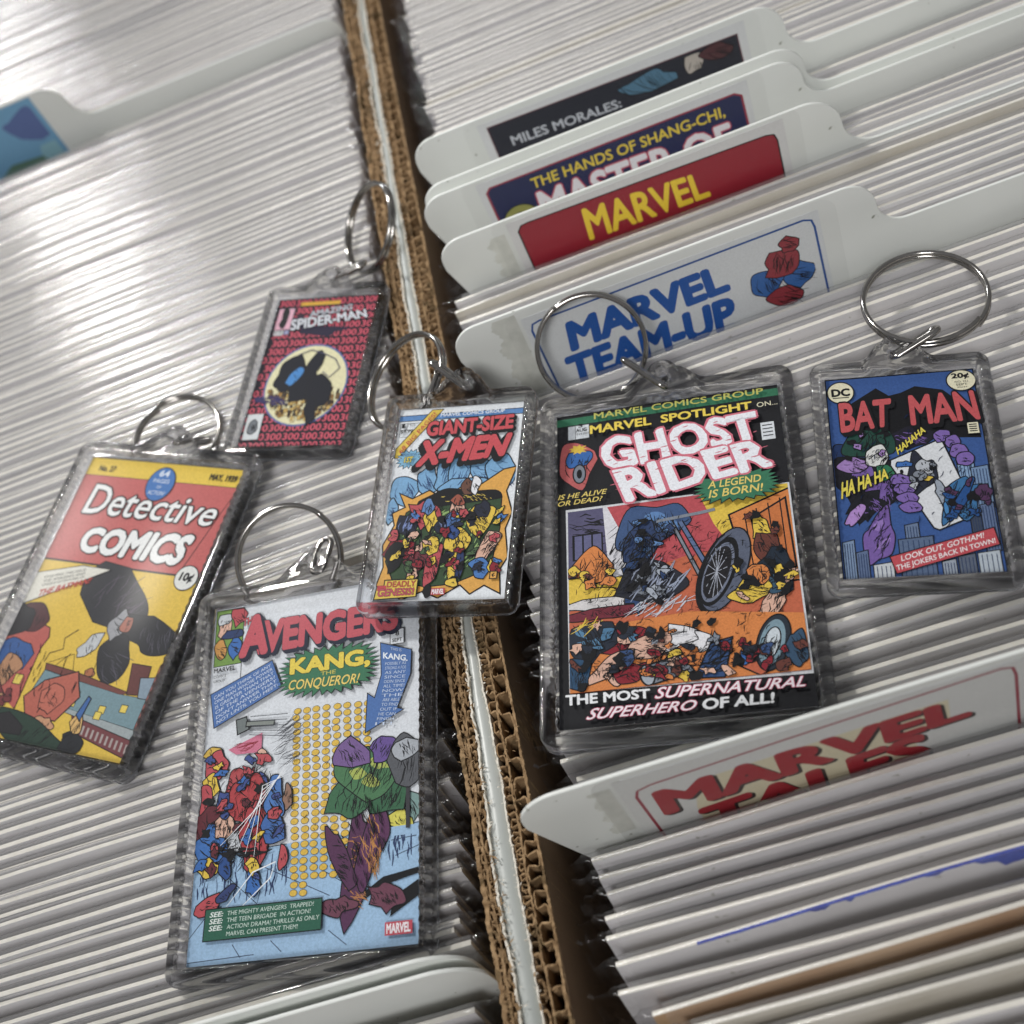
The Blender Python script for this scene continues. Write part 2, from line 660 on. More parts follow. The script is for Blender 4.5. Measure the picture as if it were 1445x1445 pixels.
k_ = 1.0
K = rgb(24, 24, 28)
WHT = rgb(212, 217, 222, k_)
RED = rgb(198, 72, 80, k_)
DRED = rgb(150, 32, 45, k_)
YEL = rgb(228, 188, 50, k_)
OCH = rgb(205, 160, 45, k_)
ORG = rgb(225, 125, 55, k_)
BLU = rgb(52, 108, 190, k_)
DBLU = rgb(38, 72, 140, k_)
LBLU = rgb(112, 165, 215, k_)
SKY = rgb(150, 190, 222, k_)
GRN = rgb(48, 120, 85, k_)
LGRN = rgb(120, 165, 80, k_)
PUR = rgb(120, 88, 170, k_)
DPUR = rgb(85, 50, 90, k_)
SKIN = rgb(222, 170, 145, k_)
GRY = rgb(125, 132, 145, k_)
BRN = rgb(110, 55, 45, k_)
CRM = rgb(222, 215, 180, k_)


# ------------------------------------------------------------------ bagged comics
def bow(x, v):
    return (.55 * math.sin(math.pi * (x + 4) / 180) * [1, -.6, .3, -1, .8, .1][v % 6] + .15 * math.sin(x * .09 + v * 1.7))


def board_mesh(v, aged=False):
    xs = [170 * i / 9 for i in range(10)]
    V, F, mi = [], [], []
    t = .75 + .12 * (v % 3)
    for x in xs:
        b = bow(x, v)
        V += [(x, b - t, -230), (x, b - t, 0), (x, b, 0), (x, b, -230)]
    for i in range(9):
        a, c = 4 * i, 4 * i + 4
        for k in range(4):
            k2 = (k + 1) % 4
            F.append((a + k, a + k2, c + k2, c + k))
            mi.append(1 if k == 1 else 0)
    F += [(0, 1, 2, 3), (36 + 3, 36 + 2, 36 + 1, 36)]
    mi += [1, 1]
    return mesh('board', V, F, mi)


def pages_mesh(v):
    xs = [1.5 + 166 * i / 9 for i in range(10)]
    V, F = [], []
    th = .35 + .2 * (v % 3)
    for x in xs:
        b = bow(x, v) + .05
        V += [(x, b, -228), (x, b, -1.0 - .45 * (v % 4)), (x, b + th, -1.3 - .5 * (v % 4)), (x, b + th, -228)]
    for i in range(9):
        a, c = 4 * i, 4 * i + 4
        for k in range(4):
            k2 = (k + 1) % 4
            F.append((a + k, a + k2, c + k2, c + k))
    F += [(0, 1, 2, 3), (39, 38, 37, 36)]
    return mesh('pages', V, F)


def bag_mesh(v):
    rg = random.Random(v * 13 + 1)
    xs = [-5.2, -4.6, -3.6, -2.6, -1.6, -.8, -.2] + [2, 5, 9, 14] + [20 + 10 * i for i in range(14)] + [156, 161, 165, 168, 170.2, 170.9, 171.7, 172.7, 173.7, 174.7, 175.2]
    zs = [-120, -60, -34, -22, -14, -9, -5.5, -3, -1.2, 0.1]
    ends = rg.uniform(.3, 1.0)
    V, F = [], []
    rows = []
    for i, x in enumerate(xs):
        e = 1.0
        if x < 0:
            e = max(0.06, 1 + x / 5.3)
        if x > 170:
            e = max(0.06, 1 - (x - 170) / 5.3)
        outer = 1 - e
        b = bow(min(max(x, 0), 170), v)
        sag = rg.uniform(-.25, .25) * (1 if 0 < x < 170 else 3)
        row = []
        top = .75 - 2.2 * outer ** 1.5 * ends + rg.uniform(-.10, .10) + (rg.uniform(-.7, .7) if outer > .1 else 0)
        prof = []
        for z in zs:
            d = -z / 40
            w_ = (1.05 + .5 * math.sin(x * .07 + z * .12 + v) * min(1, -z / 20 + .2)) * e + .05
            wig = outer * (.8 * math.sin(z * .30 + v * 2 + i * .5) + rg.uniform(-.2, .2))
            prof.append((x + outer * .4 * math.sin(z * .8 + v), b - .95 - w_ * .22 + .12 * sag + wig + .9 * outer, z + (top - .75 if z > -4 else 0)))
        prof.append((x, b - .9 * e + .1, top))
        prof.append((x, b - .1, top + .18))
        prof.append((x, b + .55 * e, top))
        for z in reversed(zs):
            w_ = (1.0 + .45 * math.sin(x * .06 - z * .1 + v * 3) * min(1, -z / 20 + .2)) * e + .05
            wig = outer * (.8 * math.sin(z * .30 + v * 2 + i * .5) + rg.uniform(-.2, .2))
            prof.append((x + outer * .4 * math.sin(z * .8 + v), b + .22 * w_ + .35 * e + .1 + wig, z + (top - .75 if z > -4 else 0)))
        rows.append(len(V))
        V += prof
    n = len(prof)
    mi = []
    for i in range(len(xs) - 1):
        for k in range(n - 1):
            a, c = rows[i] + k, rows[i + 1] + k
            F.append((a, c, c + 1, a + 1))
            mi.append(1 if (xs[i] < -.1 or xs[i + 1] > 170.3) else 0)
    return mesh('bag', V, F, mi, smooth=True)


NV = 6
boards = [board_mesh(v) for v in range(NV)]
pagesm = [pages_mesh(v) for v in range(NV)]
bags = [bag_mesh(v) for v in range(NV)]
for b in boards:
    b.materials.append(M['board'])
    b.materials.append(M['board_edge'])
for b in pagesm:
    b.materials.append(M['pages'])
for b in bags:
    b.materials.append(M['bag'])
    b.materials.append(M['bag_end'])
aged = [b.copy() for b in boards[:3]]
for b in aged:
    b.materials[0] = M['board_aged']
    b.materials[1] = M['board_edge']
tanb = boards[4].copy()
tanb.materials[0] = M['board_tan']
R = random.Random(42)


def comic(x, y, z, label, group, v=None, yaw=0, lean=0, bm_=None):
    v = R.randrange(NV) if v is None else v
    e = empty('bagged_comic', (x, y, z), label, 'comic', group)
    e.rotation_euler = (math.radians(lean), 0, math.radians(yaw))
    o1 = obj('backing_board', bm_ or (aged[v % 3] if R.random() < .045 else boards[v]), None, e)
    o2 = obj('comic_pages', pagesm[v], None, e)
    o3 = obj('plastic_bag', bags[v], None, e)
    return e


ORD = ['first', 'second', 'third', 'fourth', 'fifth', 'sixth', 'seventh', 'eighth', 'ninth', 'tenth', 'eleventh', 'twelfth', 'thirteenth']


def row(x, y0, y1, pitch, label, group, z=(0, 0), jitter=.5, yawj=.35, lean=0, xj=1.0, nth=None):
    y = y0
    n = max(1, round((y1 - y0) / pitch))
    for i in range(n):
        yy = y0 + (y1 - y0) * (i + .5) / n + R.uniform(-.22, .22) * pitch
        zz = z[0] + (z[1] - z[0]) * i / max(1, n - 1) + R.uniform(-jitter, jitter)
        comic(x + R.uniform(-xj, xj), yy, zz, nth % ORD[n - 1 - i] if nth and n <= 13 else label, group, yaw=R.uniform(-yawj, yawj), lean=lean - 7 + R.uniform(-1.2, 1.2))


# right box, nearest the viewer: the loosely packed run in front of the red outlined divider
gA = 'bagged comics in front of the red lettered divider in the right box'
lA = 'bagged comic on white board, loosely packed in front of the red lettered divider'
for i, (y, x, z) in enumerate([(-78.0, 1.0, 0), (-81.4, 1.6, -.3), (-84.7, 2.4, 0), (-88.8, 1.2, .2), (-92.0, .6, -.2), (-101.3, .8, .4),
                               (-117.5, 9, -.5), (-121.8, 5, .3), (-126, 4, 0), (-130.5, 3, .2), (-135, 2, 0), (-139.5, 3, 0)]):
    comic(x, y, z, '%s white backed bagged comic in front of the red lettered divider' % ORD[i], gA, yaw=R.uniform(-.8, .8), lean=-13 + R.uniform(-1.5, 1.5))
e_blue = comic(1.4, -96.6, .5, 'bagged comic whose white board has a blue marked top edge and smears', None, v=2, yaw=.6, lean=-13)
e_tan = comic(5.5, -105.8, .3, 'bagged comic on aged board with a brown tanned face near the bottom right', None, v=4, yaw=1.2, bm_=tanb, lean=-13)
comic(9.5, -109.5, .8, 'bagged comic on cream aged board just in front of the brown tanned one', None, v=1, yaw=1.0, bm_=aged[1], lean=-13)
comic(9.0, -113.3, .5, 'bagged comic on cream aged board, second in front of the brown tanned one', None, v=0, yaw=.6, bm_=aged[0], lean=-13)
row(.3, -71.5, 30.5, 3.7, 'bagged comic on white board between the red lettered and blue lettered dividers', 'bagged comics between the two lower tab dividers of the right box', xj=1.3)
row(-1.5, 36.5, 63.5, 2.75, 'bagged comic on white board between the blue lettered divider and the plain red tab', 'bagged comics in front of the solid red tab', z=(0, 4.5), xj=1.2, nth='%s bagged comic in front of the solid red tab, counted from that tab')
row(1, 69, 79, 2.7, 'bagged comic on white board between the solid red tab and the navy tab', 'bagged comics between the red and navy tabs', z=(2, 2), jitter=.3, nth='%s bagged comic in front of the navy tab, counted from that tab')
row(1, 88, 97.5, 2.9, 'bagged comic on white board between the navy tab and the black tab', 'bagged comics between the navy and black tabs', z=(2, 2), jitter=.3, nth='%s bagged comic in front of the black tab, counted from that tab')
row(0.5, 104, 216, 2.35, 'bagged comic on white board behind the black tab at the top of the right box', 'bagged comics behind the black tab', xj=1.5)
# left box
row(-193.5, -118, -96, 2.7, 'bagged comic in the left box in front of the blank white dividers', 'bagged comics at the front of the left box', z=(-1, -1), xj=1.2)
row(-195.0, -89, -5, 2.65, 'bagged comic in the left box beneath the lower keychains, behind the blank dividers', 'bagged comics in the lower part of the left box', z=(-2.2, -2.0), yawj=.5, xj=2)
row(-192.7, -5, 198, 2.4, 'bagged comic in the left box in front of the divider with a colour picture tab', 'bagged comics in the middle of the left box', z=(-2, 0), xj=1.2)
row(-193, 206, 320, 2.4, 'bagged comic in the left box behind the divider with a colour picture tab', 'bagged comics at the back of the left box', xj=1.2)

# blue ink on the marked board: a line along the top edge and smears on its face
V, F = [], []
rg = random.Random(5)
xs = [14 + i * 1.2 for i in range(96)]
for i, x in enumerate(xs):
    b = bow(x, 2)
    tt = .99
    V += [(x, b - tt - .06, -.25 + .12 * rg.random()), (x, b - tt - .06, .03), (x, b - tt * .55, .03)]
for i in range(len(xs) - 1):
    for k in range(2):
        F.append((3 * i + k, 3 * i + 3 + k, 3 * i + 4 + k, 3 * i + 1 + k))
for (xa, xb, dpt) in ((60, 76, 4.2), (78, 90, 2.6), (33, 36.5, 1.0), (39, 40.5, .9), (52, 55, .8)):
    n = 14
    b0 = len(V)
    for i in range(n + 1):
        x = xa + (xb - xa) * i / n
        b = bow(x, 2) - 1.05
        d = dpt * math.sin(math.pi * (i + .2) / (n + .4)) * rg.uniform(.55, 1)
        V += [(x, b, -.2), (x, b, -.2 - d)]
    for i in range(n):
        F.append((b0 + 2 * i, b0 + 2 * i + 2, b0 + 2 * i + 3, b0 + 2 * i + 1))
ob = obj('blue_ink_mark', mesh('blue_ink_mark', V, F), M['blue_ink'], e_blue)

# ------------------------------------------------------------------ cardboard boxes
ZT = 2.0
Y0, Y1 = -150, 360


def ribbon(pts, th, z0, z1, zj=.25, seed=1, mat_i=0):
    rg = random.Random(seed)
    V, F = [], []
    n = len(pts)
    for i, (x, y) in enumerate(pts):
        ax, ay = pts[max(0, i - 1)]
        bx, by = pts[min(n - 1, i + 1)]
        dx, dy = bx - ax, by - ay
        L = math.hypot(dx, dy) or 1
        t = th * rg.uniform(.7, 1.35) / 2
        z = z1 + rg.uniform(-zj, zj)
        nx, ny = dy / L * t, -dx / L * t
        V += [(x - nx, y - ny, z0), (x - nx, y - ny, z), (x + nx, y + ny, z + rg.uniform(-.15, .15)), (x + nx, y + ny, z0)]
    for i in range(n - 1):
        a, c = 4 * i, 4 * i + 4
        for k in range(3):
            F.append((a + k, c + k, c + k + 1, a + k + 1))
    F += [(0, 1, 2, 3), (4 * n - 1, 4 * n - 2, 4 * n - 3, 4 * n - 4)]
    return V, F


def straight(x, amp, seed, step=.6):
    rg = random.Random(seed)
    ph = [rg.random() * 6 for _ in range(5)]
    pts = []
    y = Y0
    while y < Y1:
        dx = amp * (.5 * math.sin(y / 23 + ph[0]) + .45 * math.sin(y / 6.1 + ph[1]) + .35 * math.sin(y / 2.3 + ph[2]) + .4 * rg.uniform(-1, 1))
        pts.append((x + dx, y))
        y += step
    return pts


def flute(xa, xb, pitch, seed, crush=.0, step=.35):
    rg = random.Random(seed)
    pts = []
    y = Y0
    ph = rg.random() * 6
    mid, A = (xa + xb) / 2, (xb - xa) / 2
    wob = 0
    while y < Y1:
        local = pitch * (1 + .22 * math.sin(y / 31 + seed) + .34 * math.sin(y / 7.7 + 3 * seed))
        ph += step / local * 2 * math.pi
        s = math.sin(ph)
        s = math.copysign(abs(s) ** .62, s)
        wob = wob * .93 + rg.uniform(-.10, .10)
        cr = 1 - crush * (.5 + .5 * math.sin(y / 17 + seed * 2))
        # overhanging S-shaped flutes, as a cut edge shows them
        pts.append((mid + A * s * cr + wob, y + -.62 * pitch / 5 * math.sin(2 * ph - .25) + wob * .6))
        y += step
    return pts


def squeeze(pts):
    """the left wall is crushed unevenly, so the pale slot beside it widens and narrows"""
    ys, ds = (-150, -110, -80, -50, -27, 20, 65, 120, 180, 360), (-1.0, -.6, -1.35, -.7, .25, .2, -.1, .5, .95, 1.1)
    out = []
    for x, y in pts:
        w_ = max(0, min(1.05, (x + 18.5) / 3.5))
        out.append((x + w_ * float(np.interp(y, ys, ds)), y))
    return out


def box_part(name, pts, th, z0, z1, mat, parent, seed=1, zj=.25):
    V, F = ribbon(squeeze(pts) if parent == lb else pts, th, z0, z1, zj, seed)
    return obj(name, mesh(name, V, F), mat, parent)


lb = empty('cardboard_box', (-100, 80, -240), 'left corrugated cardboard comic box with crushed wall edge beside the grey white strip', 'cardboard box')
rb = empty('cardboard_box', (80, 80, -240), 'right corrugated cardboard comic box with large open flutes along its left wall edge', 'cardboard box')


def slab(name, x0, y0, z0, x1, y1, z1, mat, parent):
    V = [(x, y, z) for x in (x0, x1) for y in (y0, y1) for z in (z0, z1)]
    F = [(0, 1, 3, 2), (4, 6, 7, 5), (0, 4, 5, 1), (2, 3, 7, 6), (0, 2, 6, 4), (1, 5, 7, 3)]
    return adopt(obj(name, mesh(name, V, F), mat, parent), parent)


def adopt(o, p):
    o.parent = p
    o.location = -p.location
    return o


for nm, args in (('inner_liner', (straight(-18.5, .28, 1), .75, -236, ZT, M['kraft_edge'])),
                 ('flute_sheet', (flute(-18.0, -16.9, 2.7, 2, .5), .42, -30, ZT - .25, M['kraft_edge'])),
                 ('middle_liner', (straight(-16.7, .3, 3), .45, -40, ZT - .1, M['kraft_edge'])),
                 ('flute_sheet', (flute(-16.4, -15.2, 3.4, 4, .4), .40, -30, ZT - .35, M['kraft_edge'])),
                 ('outer_liner', (straight(-15.0, .42, 5), .38, -236, ZT - .1, M['torn_paper']))):
    adopt(box_part(nm, args[0], args[1], args[2], args[3], args[4], lb, seed=len(nm), zj=.3), lb)
for nm, args in (('outer_liner', (straight(-12.25, .22, 6), .32, -236, ZT + .0, M['torn_paper'])),
                 ('flute_sheet', (flute(-12.0, -10.4, 4.1, 7, .15), .30, -34, ZT - .2, M['kraft_edge'])),
                 ('middle_liner', (straight(-10.25, .22, 8), .34, -40, ZT - .05, M['kraft_edge'])),
                 ('flute_sheet', (flute(-10.05, -7.65, 6.3, 9, .0), .34, -34, ZT - .15, M['kraft_edge'])),
                 ('inner_liner', (straight(-7.45, .10, 10), .45, -18, ZT, M['kraft_edge']))):
    adopt(box_part(nm, args[0], args[1], args[2], args[3], args[4], rb, seed=len(nm) + 3, zj=.22), rb)
slab('inner_face', -7.3, -150, -236, -7.12, 360, ZT - .5, M['kraft_inner'], rb)
# white coated face filling the slot between the walls: belongs to the left box's folded flap
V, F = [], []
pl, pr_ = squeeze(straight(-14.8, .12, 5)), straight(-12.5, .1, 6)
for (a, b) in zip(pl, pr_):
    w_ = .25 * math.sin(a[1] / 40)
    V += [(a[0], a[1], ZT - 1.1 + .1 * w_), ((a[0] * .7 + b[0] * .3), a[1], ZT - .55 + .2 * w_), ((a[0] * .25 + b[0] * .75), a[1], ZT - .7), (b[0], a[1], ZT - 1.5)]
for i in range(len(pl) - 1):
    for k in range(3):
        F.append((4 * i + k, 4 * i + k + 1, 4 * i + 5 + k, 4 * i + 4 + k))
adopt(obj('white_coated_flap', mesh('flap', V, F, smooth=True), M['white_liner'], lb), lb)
# torn paper fibres along the cut edges
def fibres(xs_, n, seed, mat, parent, lmax=1.6):
    rg = random.Random(seed)
    V, F = [], []
    for _ in range(n):
        x = rg.choice(xs_) + rg.uniform(-.35, .35)
        y = rg.uniform(-120, 230)
        L = rg.uniform(.4, lmax)
        a = rg.uniform(0, 6.28)
        w_ = rg.uniform(.05, .16)
        dx, dy = math.cos(a) * L, math.sin(a) * L
        nx, ny = -math.sin(a) * w_, math.cos(a) * w_
        z = ZT + rg.uniform(-.25, .05)
        b = len(V)
        V += [(x - nx, y - ny, z), (x + nx, y + ny, z - .1), (x + dx * .5 + nx, y + dy * .5 + ny, z + .35), (x + dx * .5 - nx, y + dy * .5 - ny, z + .25), (x + dx, y + dy, z + rg.uniform(0, .5))]
        F += [(b, b + 1, b + 2, b + 3), (b + 3, b + 2, b + 4)]
    o = obj('torn_fibres', mesh('torn_fibres', V, F), mat, parent)
    tag(o, kind='stuff')
    return adopt(o, parent)


fibres([-18.4, -16.8, -16.2, -15.6, -17.6], 800, 3, M['kraft_edge'], lb)
fibres([-15.0], 260, 5, M['torn_paper'], lb, .9)
fibres([-12.2], 260, 6, M['torn_paper'], rb, .8)
fibres([-10.2, -7.5, -9, -11.2], 420, 8, M['kraft_edge'], rb, 1.0)


slab('bottom_panel', -210, -160, -240, -15.2, 370, -236.5, M['floor'], lb)
slab('bottom_panel', -12.4, -160, -240, 190, 370, -236.5, M['floor'], rb)
slab('far_side_wall', -206, -150, -236.4, -200, 360, 2, M['kraft_inner'], lb)
slab('far_side_wall', 180, -150, -236.4, 186, 360, 2, M['kraft_inner'], rb)

tb = obj('table_top', mesh('table_top', [(-900, -700, -241), (900, -700, -241), (900, 1100, -241), (-900, 1100, -241)], [(0, 1, 2, 3)]), M['floor'])
tag(tb, kind='structure')
# ------------------------------------------------------------------ dividers
def divider_outline(z_tab, z_body, x0=-1.5, x1=86.5, full=180, r=6.0, tab=True, mirror=False):
    if not tab:
        pts = [(x0, -200), (full, -200)]
        for i in range(11):
            a = math.radians(90 * i / 10)
            pts.append((full - 9 + 9 * math.cos(a), z_body - 9 + 9 * math.sin(a)))
        pts.append((x0, z_body))
        return pts
    pts = [(x0 + 2, -200), (x0 + full, -200)]
    for i in range(9):
        a = math.radians(90 * i / 8)
        pts.append((x0 + full - 6 + 6 * math.cos(a), z_body - 6 + 6 * math.sin(a)))
    # S-curve from the body up to the tab
    h = z_tab - z_body
    r2 = h * .48
    xc = x1 + r2 * 1.0
    for i in range(11):
        a = math.radians(270 - 90 * i / 10)
        pts.append((xc + r2 * 1.0 + r2 * math.cos(a), z_body + r2 + r2 * math.sin(a)))
    for i in range(11):
        a = math.radians(0 + 90 * i / 10)
        rr = h - r2
        pts.append((xc - rr + rr * math.cos(a) , z_tab - rr + rr * math.sin(a)))
    for i in range(11):
        a = math.radians(90 + 90 * i / 10)
        pts.append((x0 + r + r * math.cos(a), z_tab - r + r * math.sin(a)))
    pts.append((x0, z_tab - r - 2))
    pts.append((x0 + 6, z_tab - 30))
    return pts


def divider(x, y, z_tab, z_body, label, lean=0, yaw=0, **kw):
    e = empty('divider', (x, y, 0), label, 'divider')
    e.rotation_euler = (math.radians(lean), 0, math.radians(yaw))
    me = curve_mesh('divider_sheet', [divider_outline(z_tab, z_body, **kw)], .75, .18, 2)
    # stand the XY outline up into XZ, front face towards -Y
    me.transform(Matrix.Rotation(math.radians(90), 4, 'X'))
    obj('plastic_sheet', me, M['divider'], e)
    return e


def sticker(e, x0, z1, x1, z0, draw, tape=True):
    """paper label on the front of a divider; print coordinates u,v over the label"""
    w, h = x1 - x0, z1 - z0
    lab = bpy.data.objects.new('paper_label', curve_mesh('paper_label', [rrect(-w / 2, -h / 2, w / 2, h / 2, 2.2)], .12, .03, 1))
    COL.objects.link(lab)
    lab.data.materials.append(M['paper'])
    lab.parent = e
    lab.matrix_local = Matrix.Translation(Vector(((x0 + x1) / 2, -.47, (z0 + z1) / 2)) * MM) @ Matrix.Rotation(math.radians(90), 4, 'X')
    P = Print(w, h, .07)
    draw(P)
    P.build('label_print', lab, M['label_print'])
    if tape:
        tp = bpy.data.objects.new('clear_tape', curve_mesh('clear_tape', [rrect(-w / 2 - 3.6, -h / 2 - 3, w / 2 + 3.6, h / 2 + 2.2, 3.4)], .10, .03, 1))
        COL.objects.link(tp)
        tp.data.materials.append(M['tape'])
        tp.parent = e
        tp.matrix_local = Matrix.Translation(Vector(((x0 + x1) / 2, -.75, (z0 + z1) / 2)) * MM) @ Matrix.Rotation(math.radians(90), 4, 'X')
    return lab


def lab_uv(x0, z1, x1, z0):
    return lambda x, z: ((x - x0) / (x1 - x0), (z1 - z) / (z1 - z0))


def tales(P):
    g = lab_uv(11.5, 23, 79, -8)
    G = rgb(190, 190, 190, 1)
    P.rect(0, 0, 1, 1, rgb(208, 210, 208, 1.1))
    c = rgb(165, 45, 65, 1.1)
    P.line([g(14.4, -6), g(13.9, 15), g(14.6, 17.3), g(17, 18.2), g(40, 19.8), g(74.5, 21.6), g(76.3, 20.8), g(76.8, 18), g(77.2, -6)], .55, c)
    P.poly([g(24, 14.5), g(66, 16.5), g(66, 8), g(60, 7), g(60, -5), g(22, -6), g(22, 4)], rgb(214, 205, 170, 1.1))
    P.text('MARVEL', [g(17.0, 14.6), g(68.4, 15.6), g(68.8, 8.2), g(17.0, 5.0)], rgb(178, 36, 48, 1.1), .05, shadow=(.009, .02, rgb(55, 50, 50)), out=None, out_w=0)
    P.text('TALES', [g(22.5, 2.6), g(61, 6.6), g(61.5, -3.5), g(22, -7)], rgb(178, 36, 48, 1.1), .05, shadow=(.009, .02, rgb(55, 50, 50)), out_w=0)


def team(P):
    g = lab_uv(14.2, 18, 80.3, -8)
    P.rect(0, 0, 1, 1, rgb(208, 212, 214, 1.12))
    P.line([g(16.0, -6), g(15.6, 14), g(16.2, 15.6), g(18, 16), g(77, 16.6), g(78.6, 15.9), g(79, 14), g(79, -6)], .5, rgb(40, 85, 165, 1.1))
    b = rgb(28, 85, 175, 1.15)
    P.text('MARVEL', [g(23.2, 12.4), g(58.0, 13.0), g(58.4, 6.0), g(22.2, 5.0)], b, .055)
    P.text('TEAM-UP', [g(20.0, 3.1), g(58.4, 3.6), g(57.8, -4.4), g(19.2, -4.6)], b, .055)
    # a plain bunch of red and blue shapes in the corner
    u, v = g(70.5, 5.5)
    P.cb = (.72, .1, .955, 1)
    P.blob(*g(66.8, 3.8), .055, .13, BLU, 3, ink=8)
    P.blob(*g(73.8, 3.0), .05, .12, BLU, 9, ink=8)
    P.blob(*g(70.4, 7.8), .055, .12, rgb(160, 50, 60, 1.1), 5, ink=12)
    P.blob(*g(70.0, -1.5), .06, .12, rgb(160, 50, 60, 1.1), 8, ink=10)
    P.blob(*g(73.0, 12.2), .028, .075, rgb(160, 50, 60, 1.1), 11, ink=6)


def redtab(P):
    P.rect(0, 0, 1, 1, rgb(208, 208, 208, 1.12))
    g = lab_uv(16, 18, 82, -6)
    P.poly([g(18.3, -5), g(18.3, 14.6), g(19.3, 15.9), g(21, 16.1), g(77.5, 14.9), g(79.3, 14.4), g(79.8, 12.8), g(79.8, -5)], rgb(165, 32, 48, 1.1), .35)
    P.text('MARVEL', [g(33.6, 13.9), g(61.9, 11.8), g(62.4, 4.4), g(33.0, 4.8)], rgb(238, 200, 30, 1.15), .03)


def navy(P):
    P.rect(0, 0, 1, 1, rgb(208, 210, 212, 1.12))
    g = lab_uv(11.5, 20, 78.5, -6)
    P.poly([g(13.6, -5), g(13.6, 16.4), g(14.6, 17.5), g(75, 17.2), g(76.4, 16.2), g(76.6, -5)], rgb(38, 45, 90, 1.1), .5, rgb(165, 50, 70, 1.1))
    P.text('THE HANDS OF SHANG-CHI,', [g(24.2, 15.9), g(72.0, 15.4), g(72.0, 11.9), g(24.0, 12.4)], rgb(225, 195, 45, 1.15), .02)
    P.text('MASTER OF', [g(24.4, 11.2), g(72.2, 10.2), g(72.6, 1.6), g(24, 2.0)], rgb(225, 222, 228, 1.15), .03, out=rgb(200, 70, 95, 1.1), out_w=.035)
    P.ell(*g(18.8, 5.4), .065, .17, rgb(150, 150, 70, 1.1), .3)
    P.ell(*g(18.8, 5.4), .035, .09, rgb(60, 60, 45, 1.1))


def blacktab(P):
    P.rect(0, 0, 1, 1, rgb(208, 210, 212, 1.12))
    g = lab_uv(15.5, 21, 83.5, -6)
    P.poly([g(17.9, -5), g(17.9, 19.3), g(81.2, 18.0), g(81.4, -5)], rgb(42, 44, 56, 1.1), .3, rgb(110, 60, 70))
    P.cb = (.036, .1, .965, 1)
    P.blob(*g(58, 14.6), .12, .09, rgb(75, 120, 150, 1.1), 4, ink=6)
    P.blob(*g(70, 15), .035, .1, rgb(190, 180, 170, 1), 6, ink=3)
    P.blob(*g(76, 15.6), .06, .09, rgb(90, 50, 55, 1), 8, ink=6)
    P.cb = (0, 0, 1, 1)
    P.text('MILES MORALES:', [g(22.2, 14.9), g(50.4, 13.5), g(50.4, 11.1), g(22.2, 12.2)], rgb(190, 195, 205, 1.1), .02)


def colourtab(P):
    g = lab_uv(-174, 22, -119, -6)
    P.rect(0, 0, 1, 1, rgb(105, 160, 200, 1.2))
    P.cb = (.03, .05, .97, 1)
    P.blob(.90, .32, .16, .2, rgb(88, 108, 165, 1.2), 4, ink=0, line=0)
    P.blob(.80, .9, .3, .2, rgb(90, 125, 105, 1.2), 5, ink=0, line=0)
    P.blob(.95, .68, .1, .12, rgb(130, 180, 195, 1.2), 6, ink=0, line=0)


def residue(e, x0, x1, z0, z1, seed):
    rg = random.Random(seed)
    n = 40
    V, F = [], []
    for i in range(n + 1):
        z = z0 + (z1 - z0) * i / n
        V += [(x0 + rg.uniform(-.45, .45) + .6 * math.sin(i * .5 + seed), -.42, z), (x1, -.42, z)]
    for i in range(n):
        F.append((2 * i, 2 * i + 1, 2 * i + 3, 2 * i + 2))
    obj('glue_residue', mesh('glue_residue', V, F), M['residue'], e)


M['residue'] = principled('glue_residue', (.60, .615, .565, 1), (.68, .69, .64, 1), 500, rough=.3)
e = divider(-4.6, -75.2, 23.2, 5, 'white plastic divider with red outlined two line label, nearest in the right box', x1=96, r=8)
sticker(e, 15.6, 21.5, 83.5, -9.5, tales)
residue(e, 11.2, 14.8, 1, 19.5, 3)
e = divider(-.2, 33.6, 20.4, 7.8, 'white plastic tab divider with large blue capitals in a blue border', lean=-6.5)
sticker(e, 14.4, 17.9, 80.5, -8.0, team)
residue(e, 8.2, 13.6, -3, 19.6, 5)
e = divider(.5, 65.6, 19.6, 3.5, 'white plastic tab divider with a solid red label and yellow capitals')
sticker(e, 15.7, 18.6, 81.5, -5.6, redtab)
residue(e, 10.5, 14.6, 2, 16, 7)
e = divider(-1.4, 81.9, 20.2, 7.6, 'white plastic tab divider with a navy label, yellow line over white capitals')
sticker(e, 12.9, 20.0 - .8, 79.9, -6.8, navy)
e = divider(-.4, 84.9, 21.2, 7.8, 'blank white tab divider showing just behind the one with the navy label')
e = divider(-.5, 99.8, 22.2, 8.0, 'white plastic tab divider with a black label, farthest back in the right box', lean=-4)
sticker(e, 16.0, 20.6, 84.0, -6.4, blacktab)
e = divider(-199, 203.8, 20.0, 6.2, 'white plastic divider with blurred blue and green picture tab in the left box', yaw=-1.2, x1=83)
sticker(e, 23, 21 - 1.8, 80, -9.5, colourtab, tape=False)
e = divider(-199, -92.6, 8.3, 8.3, 'blank white divider with rounded right corner, front one of the lower left pair', tab=False, x0=0, full=178.5)
e = divider(-199.5, -90.2, 9.2, 9.2, 'blank white divider with rounded right corner, back one of the lower left pair', tab=False, x0=0, full=177)


